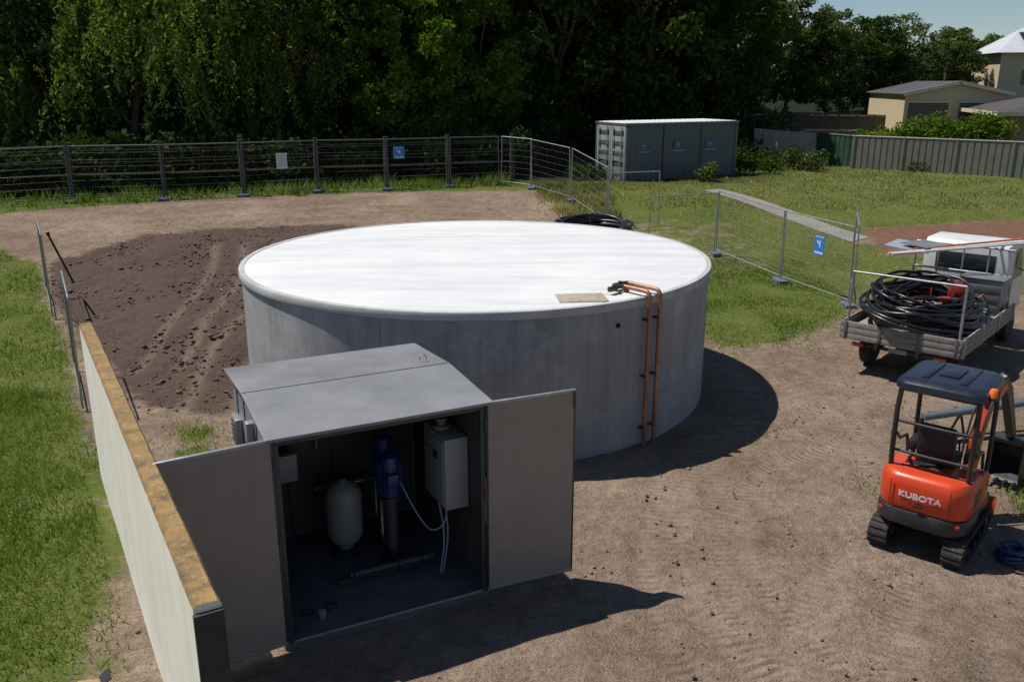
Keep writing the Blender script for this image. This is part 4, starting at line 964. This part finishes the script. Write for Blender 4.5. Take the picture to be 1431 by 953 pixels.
# ---------------------------------------------------------------- right background
M_path,*_=concrete('path_concrete',(.20,.19,.17),(.28,.265,.24),(.17,.14,.10),1,False,.6)
Vp=[]
for k in range(len(PATH_L)-1):
    for q in range(6):
        for S_,sg in ((PATH_L,-1),(PATH_R,1)):
            a=S_[k][0]+(S_[k+1][0]-S_[k][0])*q/6+sg*.05*noise.noise((k*3+q*.8,sg*4.,0));c_=S_[k][1]+(S_[k+1][1]-S_[k][1])*q/6;Vp.append((a,c_,gz(a,c_)+.018))
n=len(Vp)//2
mk('footpath',Vp,[(2*i,2*i+1,2*i+3,2*i+2) for i in range(n-1)],M_path)
def panel_fence(name,p0,p1,h,mat,pitch=.3):
    e=empty(name);L=math.hypot(p1[0]-p0[0],p1[1]-p0[1]);n=int(L/pitch);a=math.atan2(p1[1]-p0[1],p1[0]-p0[0]);parts=[];po=[]
    for i in range(n):
        t=(i+.5)/n;x_=p0[0]+(p1[0]-p0[0])*t;y_=p0[1]+(p1[1]-p0[1])*t;z0=gz(x_,y_)
        V_,F_=boxg((0,0,h/2),(pitch*.72,.03,h)); Rm=Matrix.Rotation(a,3,'Z');parts.append(([Rm@v+Vector((x_,y_,z0)) for v in V_],F_))
        V_,F_=boxg((pitch/2,.02,h/2),(pitch*.3,.02,h-.02));parts.append(([Rm@v+Vector((x_,y_,z0)) for v in V_],F_))
        if i%8==0: V_,F_=boxg((0,0,h/2),(.07,.09,h+.04));po.append(([Rm@v+Vector((x_,y_,z0)) for v in V_],F_))
    multi(e,'sheets',parts,mat,False);multi(e,'posts',po,mat,False)
    za,zb=gz(*p0),gz(*p1); multi(e,'cap_rail',[rings([(p0[0],p0[1],za+h),(p1[0],p1[1],zb+h)],.04,4)],mat,False)
panel_fence('metal_fence',(17.4,45.8),(28,37.2),1.62,pbr('fence_grey_green',(.19,.185,.15),.6,.1,.1,2))
panel_fence('metal_fence',(13.9,51.5),(16.4,48.4),1.5,pbr('fence_cream',(.46,.42,.32),.6,0,.1,2))
panel_fence('metal_fence',(16.4,48.2),(17.5,46.2),1.6,pbr('fence_green',(.03,.07,.045),.6,0,.15,2))
panel_fence('timber_fence',(16,61),(27,57.5),1.1,pbr('timber_paling',(.13,.10,.075),.85,0,.3,2),.14)
ls=empty('timber_stack',(18.6,51.6,gz(18.6,51.6)),-.35); M_tim=pbr('sawn_timber',(.42,.30,.17),.8,0,.25,3)
for k in range(6):
    for q in range(5): box(ls,'plank',(random.uniform(-.2,.2),-.5+q*.25,.7+k*.12),(3.2,.22,.08),M_tim,0,(0,0,random.uniform(-.03,.03)))
for xx in (-1,1): box(ls,'bearer',(xx,0,.33),(.15,1.3,.66),M_tim)
M_crm=pbr('cream_cladding',(.56,.46,.31),.7,0,.06,2);M_rdoor=pbr('roller_door_brown',(.11,.085,.065),.55,.1,.1,3);M_rf=pbr('grey_metal_roof',(.20,.20,.20),.5,.2,.1,1)
M_trim=pbr('cream_trim',(.6,.53,.40),.6)
gr_=empty('garage_building',(23.7,54.6,gz(24.5,54.5)-.1),math.radians(-8)); gr_.scale=(.95,.95,1)
prism(gr_,'walls',[(0,0),(6.2,0),(6.2,3.0),(3.1,3.65),(0,3.0)],0,9,M_crm)
for xx in (1.45,4.5):
    box(gr_,'roller_door',(xx,-.01,1.35),(2.4,.04,2.3),M_rdoor)
    for q in range(12): box(gr_,'door_slat',(xx,-.035,.3+q*.19),(2.36,.012,.02),M_rf)
    box(gr_,'door_head',(xx,-.04,2.56),(2.6,.06,.1),M_trim)
for s_ in (-1,1):
    ra=math.atan2(.65,3.1)
    box(gr_,'roof_plane',(3.1+s_*1.62,4.4,3.38),(3.45,9.6,.06),M_rf,0,(0,s_*ra,0))
    for q in range(12): box(gr_,'roof_rib',(3.1+s_*1.62,-.2+q*.82,3.425),(3.4,.04,.03),M_rf,0,(0,s_*ra,0))
    box(gr_,'barge_board',(3.1+s_*1.62,-.42,3.35),(3.45,.04,.2),M_trim,0,(0,s_*ra,0))
M_brick,nt,b=new_mat('brown_brick'); tc=nt.nodes.new('ShaderNodeTexCoord').outputs['Object']; br=nt.nodes.new('ShaderNodeTexBrick'); br.inputs['Scale'].default_value=4
br.inputs['Color1'].default_value=(.36,.22,.13,1);br.inputs['Color2'].default_value=(.28,.17,.10,1);br.inputs['Mortar'].default_value=(.3,.27,.23,1)
mp=nt.nodes.new('ShaderNodeMapping');mp.inputs['Rotation'].default_value=(math.pi/2,0,0);nt.links.new(tc,mp.inputs[0]);nt.links.new(mp.outputs[0],br.inputs[0]);nt.links.new(br.outputs[0],b.inputs['Base Color']);b.inputs['Roughness'].default_value=.85
M_tile=pbr('dark_roof_tile',(.07,.06,.055),.7,0,.2,3,.6,8)
bh=empty('brick_house',(25.6,46.6,gz(28,48)+.35),math.radians(-14))
box(bh,'walls',(6,4,1.0),(12,8,2.8),M_brick)
V=[(-.6,-.6,2.35),(12.6,-.6,2.35),(12.6,8.6,2.35),(-.6,8.6,2.35),(4,4,3.5),(8,4,3.5)]
mk('hip_roof',V,[(0,1,5,4),(1,2,5),(2,3,4,5),(3,0,4),(0,3,2,1)],M_tile,bh)
box(bh,'fascia',(6,-.62,2.32),(13.2,.04,.2),M_trim);box(bh,'fascia_side',(-.62,4,2.32),(.04,9.2,.2),M_trim)
for xx in (3.2,6.5): box(bh,'window',(xx,-.02,1.4),(1.6,.05,1.0),M_glass);box(bh,'window_sill',(xx,-.05,.87),(1.7,.1,.06),M_trim)
M_wroof=pbr('white_metal_roof',(.50,.52,.55),.5,0,.05,1); M_solar=pbr('solar_panel',(.02,.03,.06),.2,.2)
fh=empty('distant_house',(40.0,75,gz(44,80)+1.0),math.radians(-12))
box(fh,'walls',(5,4,1.7),(10,8,4.4),M_crm)
mk('roof',[(-.5,-.5,3.9),(10.5,-.5,3.9),(10.5,8.5,3.9),(-.5,8.5,3.9),(2.5,4,6.0),(7.5,4,6.0)],[(0,1,5,4),(1,2,5),(2,3,4,5),(3,0,4),(0,3,2,1)],M_wroof,fh)
for q in range(4):
    for k in range(2): box(fh,'solar_panel',(2.4+q*1.1,.6+k*1.55,4.55+k*.72),(1.0,1.5,.04),M_solar,0,(math.atan2(2.1,4.5),0,0))
for q in range(2): box(fh,'window',(2.5+q*4,-.03,2),(1.5,.05,1.2),M_glass)
pts=[]
for i in range(120):
    t=rng.uniform(0,1);a=18.6+t*6.0;b2=48.2-t*3.6+rng.uniform(-.5,.5); top=1.5+1.0*np.clip(math.sin(t*2.9-.5),0,1)
    pts.append((a,b2,gz(a,b2)+rng.uniform(.4,top),rng.uniform(.45,.7)))
shrub_mass('hedge',pts,M_leafB,.10,340,.9)
def shrub(cx,cy,r,h,mat,nm='shrub',k=14):
    p=[(cx+rng.uniform(-r,r),cy+rng.uniform(-r,r),gz(cx,cy)+rng.uniform(.15,h),rng.uniform(.3,.5)*max(r,.6)) for _ in range(k)]
    shrub_mass(nm,p,mat,.09,400,.9)
shrub(8.7,39.4,.45,.7,M_leafG);shrub(11.6,43.5,1.0,.6,M_leafA);shrub(14.5,44.8,1.1,.7,M_leafG);shrub(3.4,40.2,.7,.5,M_leafA)
shrub(12.9,45.8,1.4,1.0,M_leafA,'shrub',22);shrub(20.5,44.0,.8,.3,M_leafG);shrub(24.2,41.4,.5,.4,M_leafB)
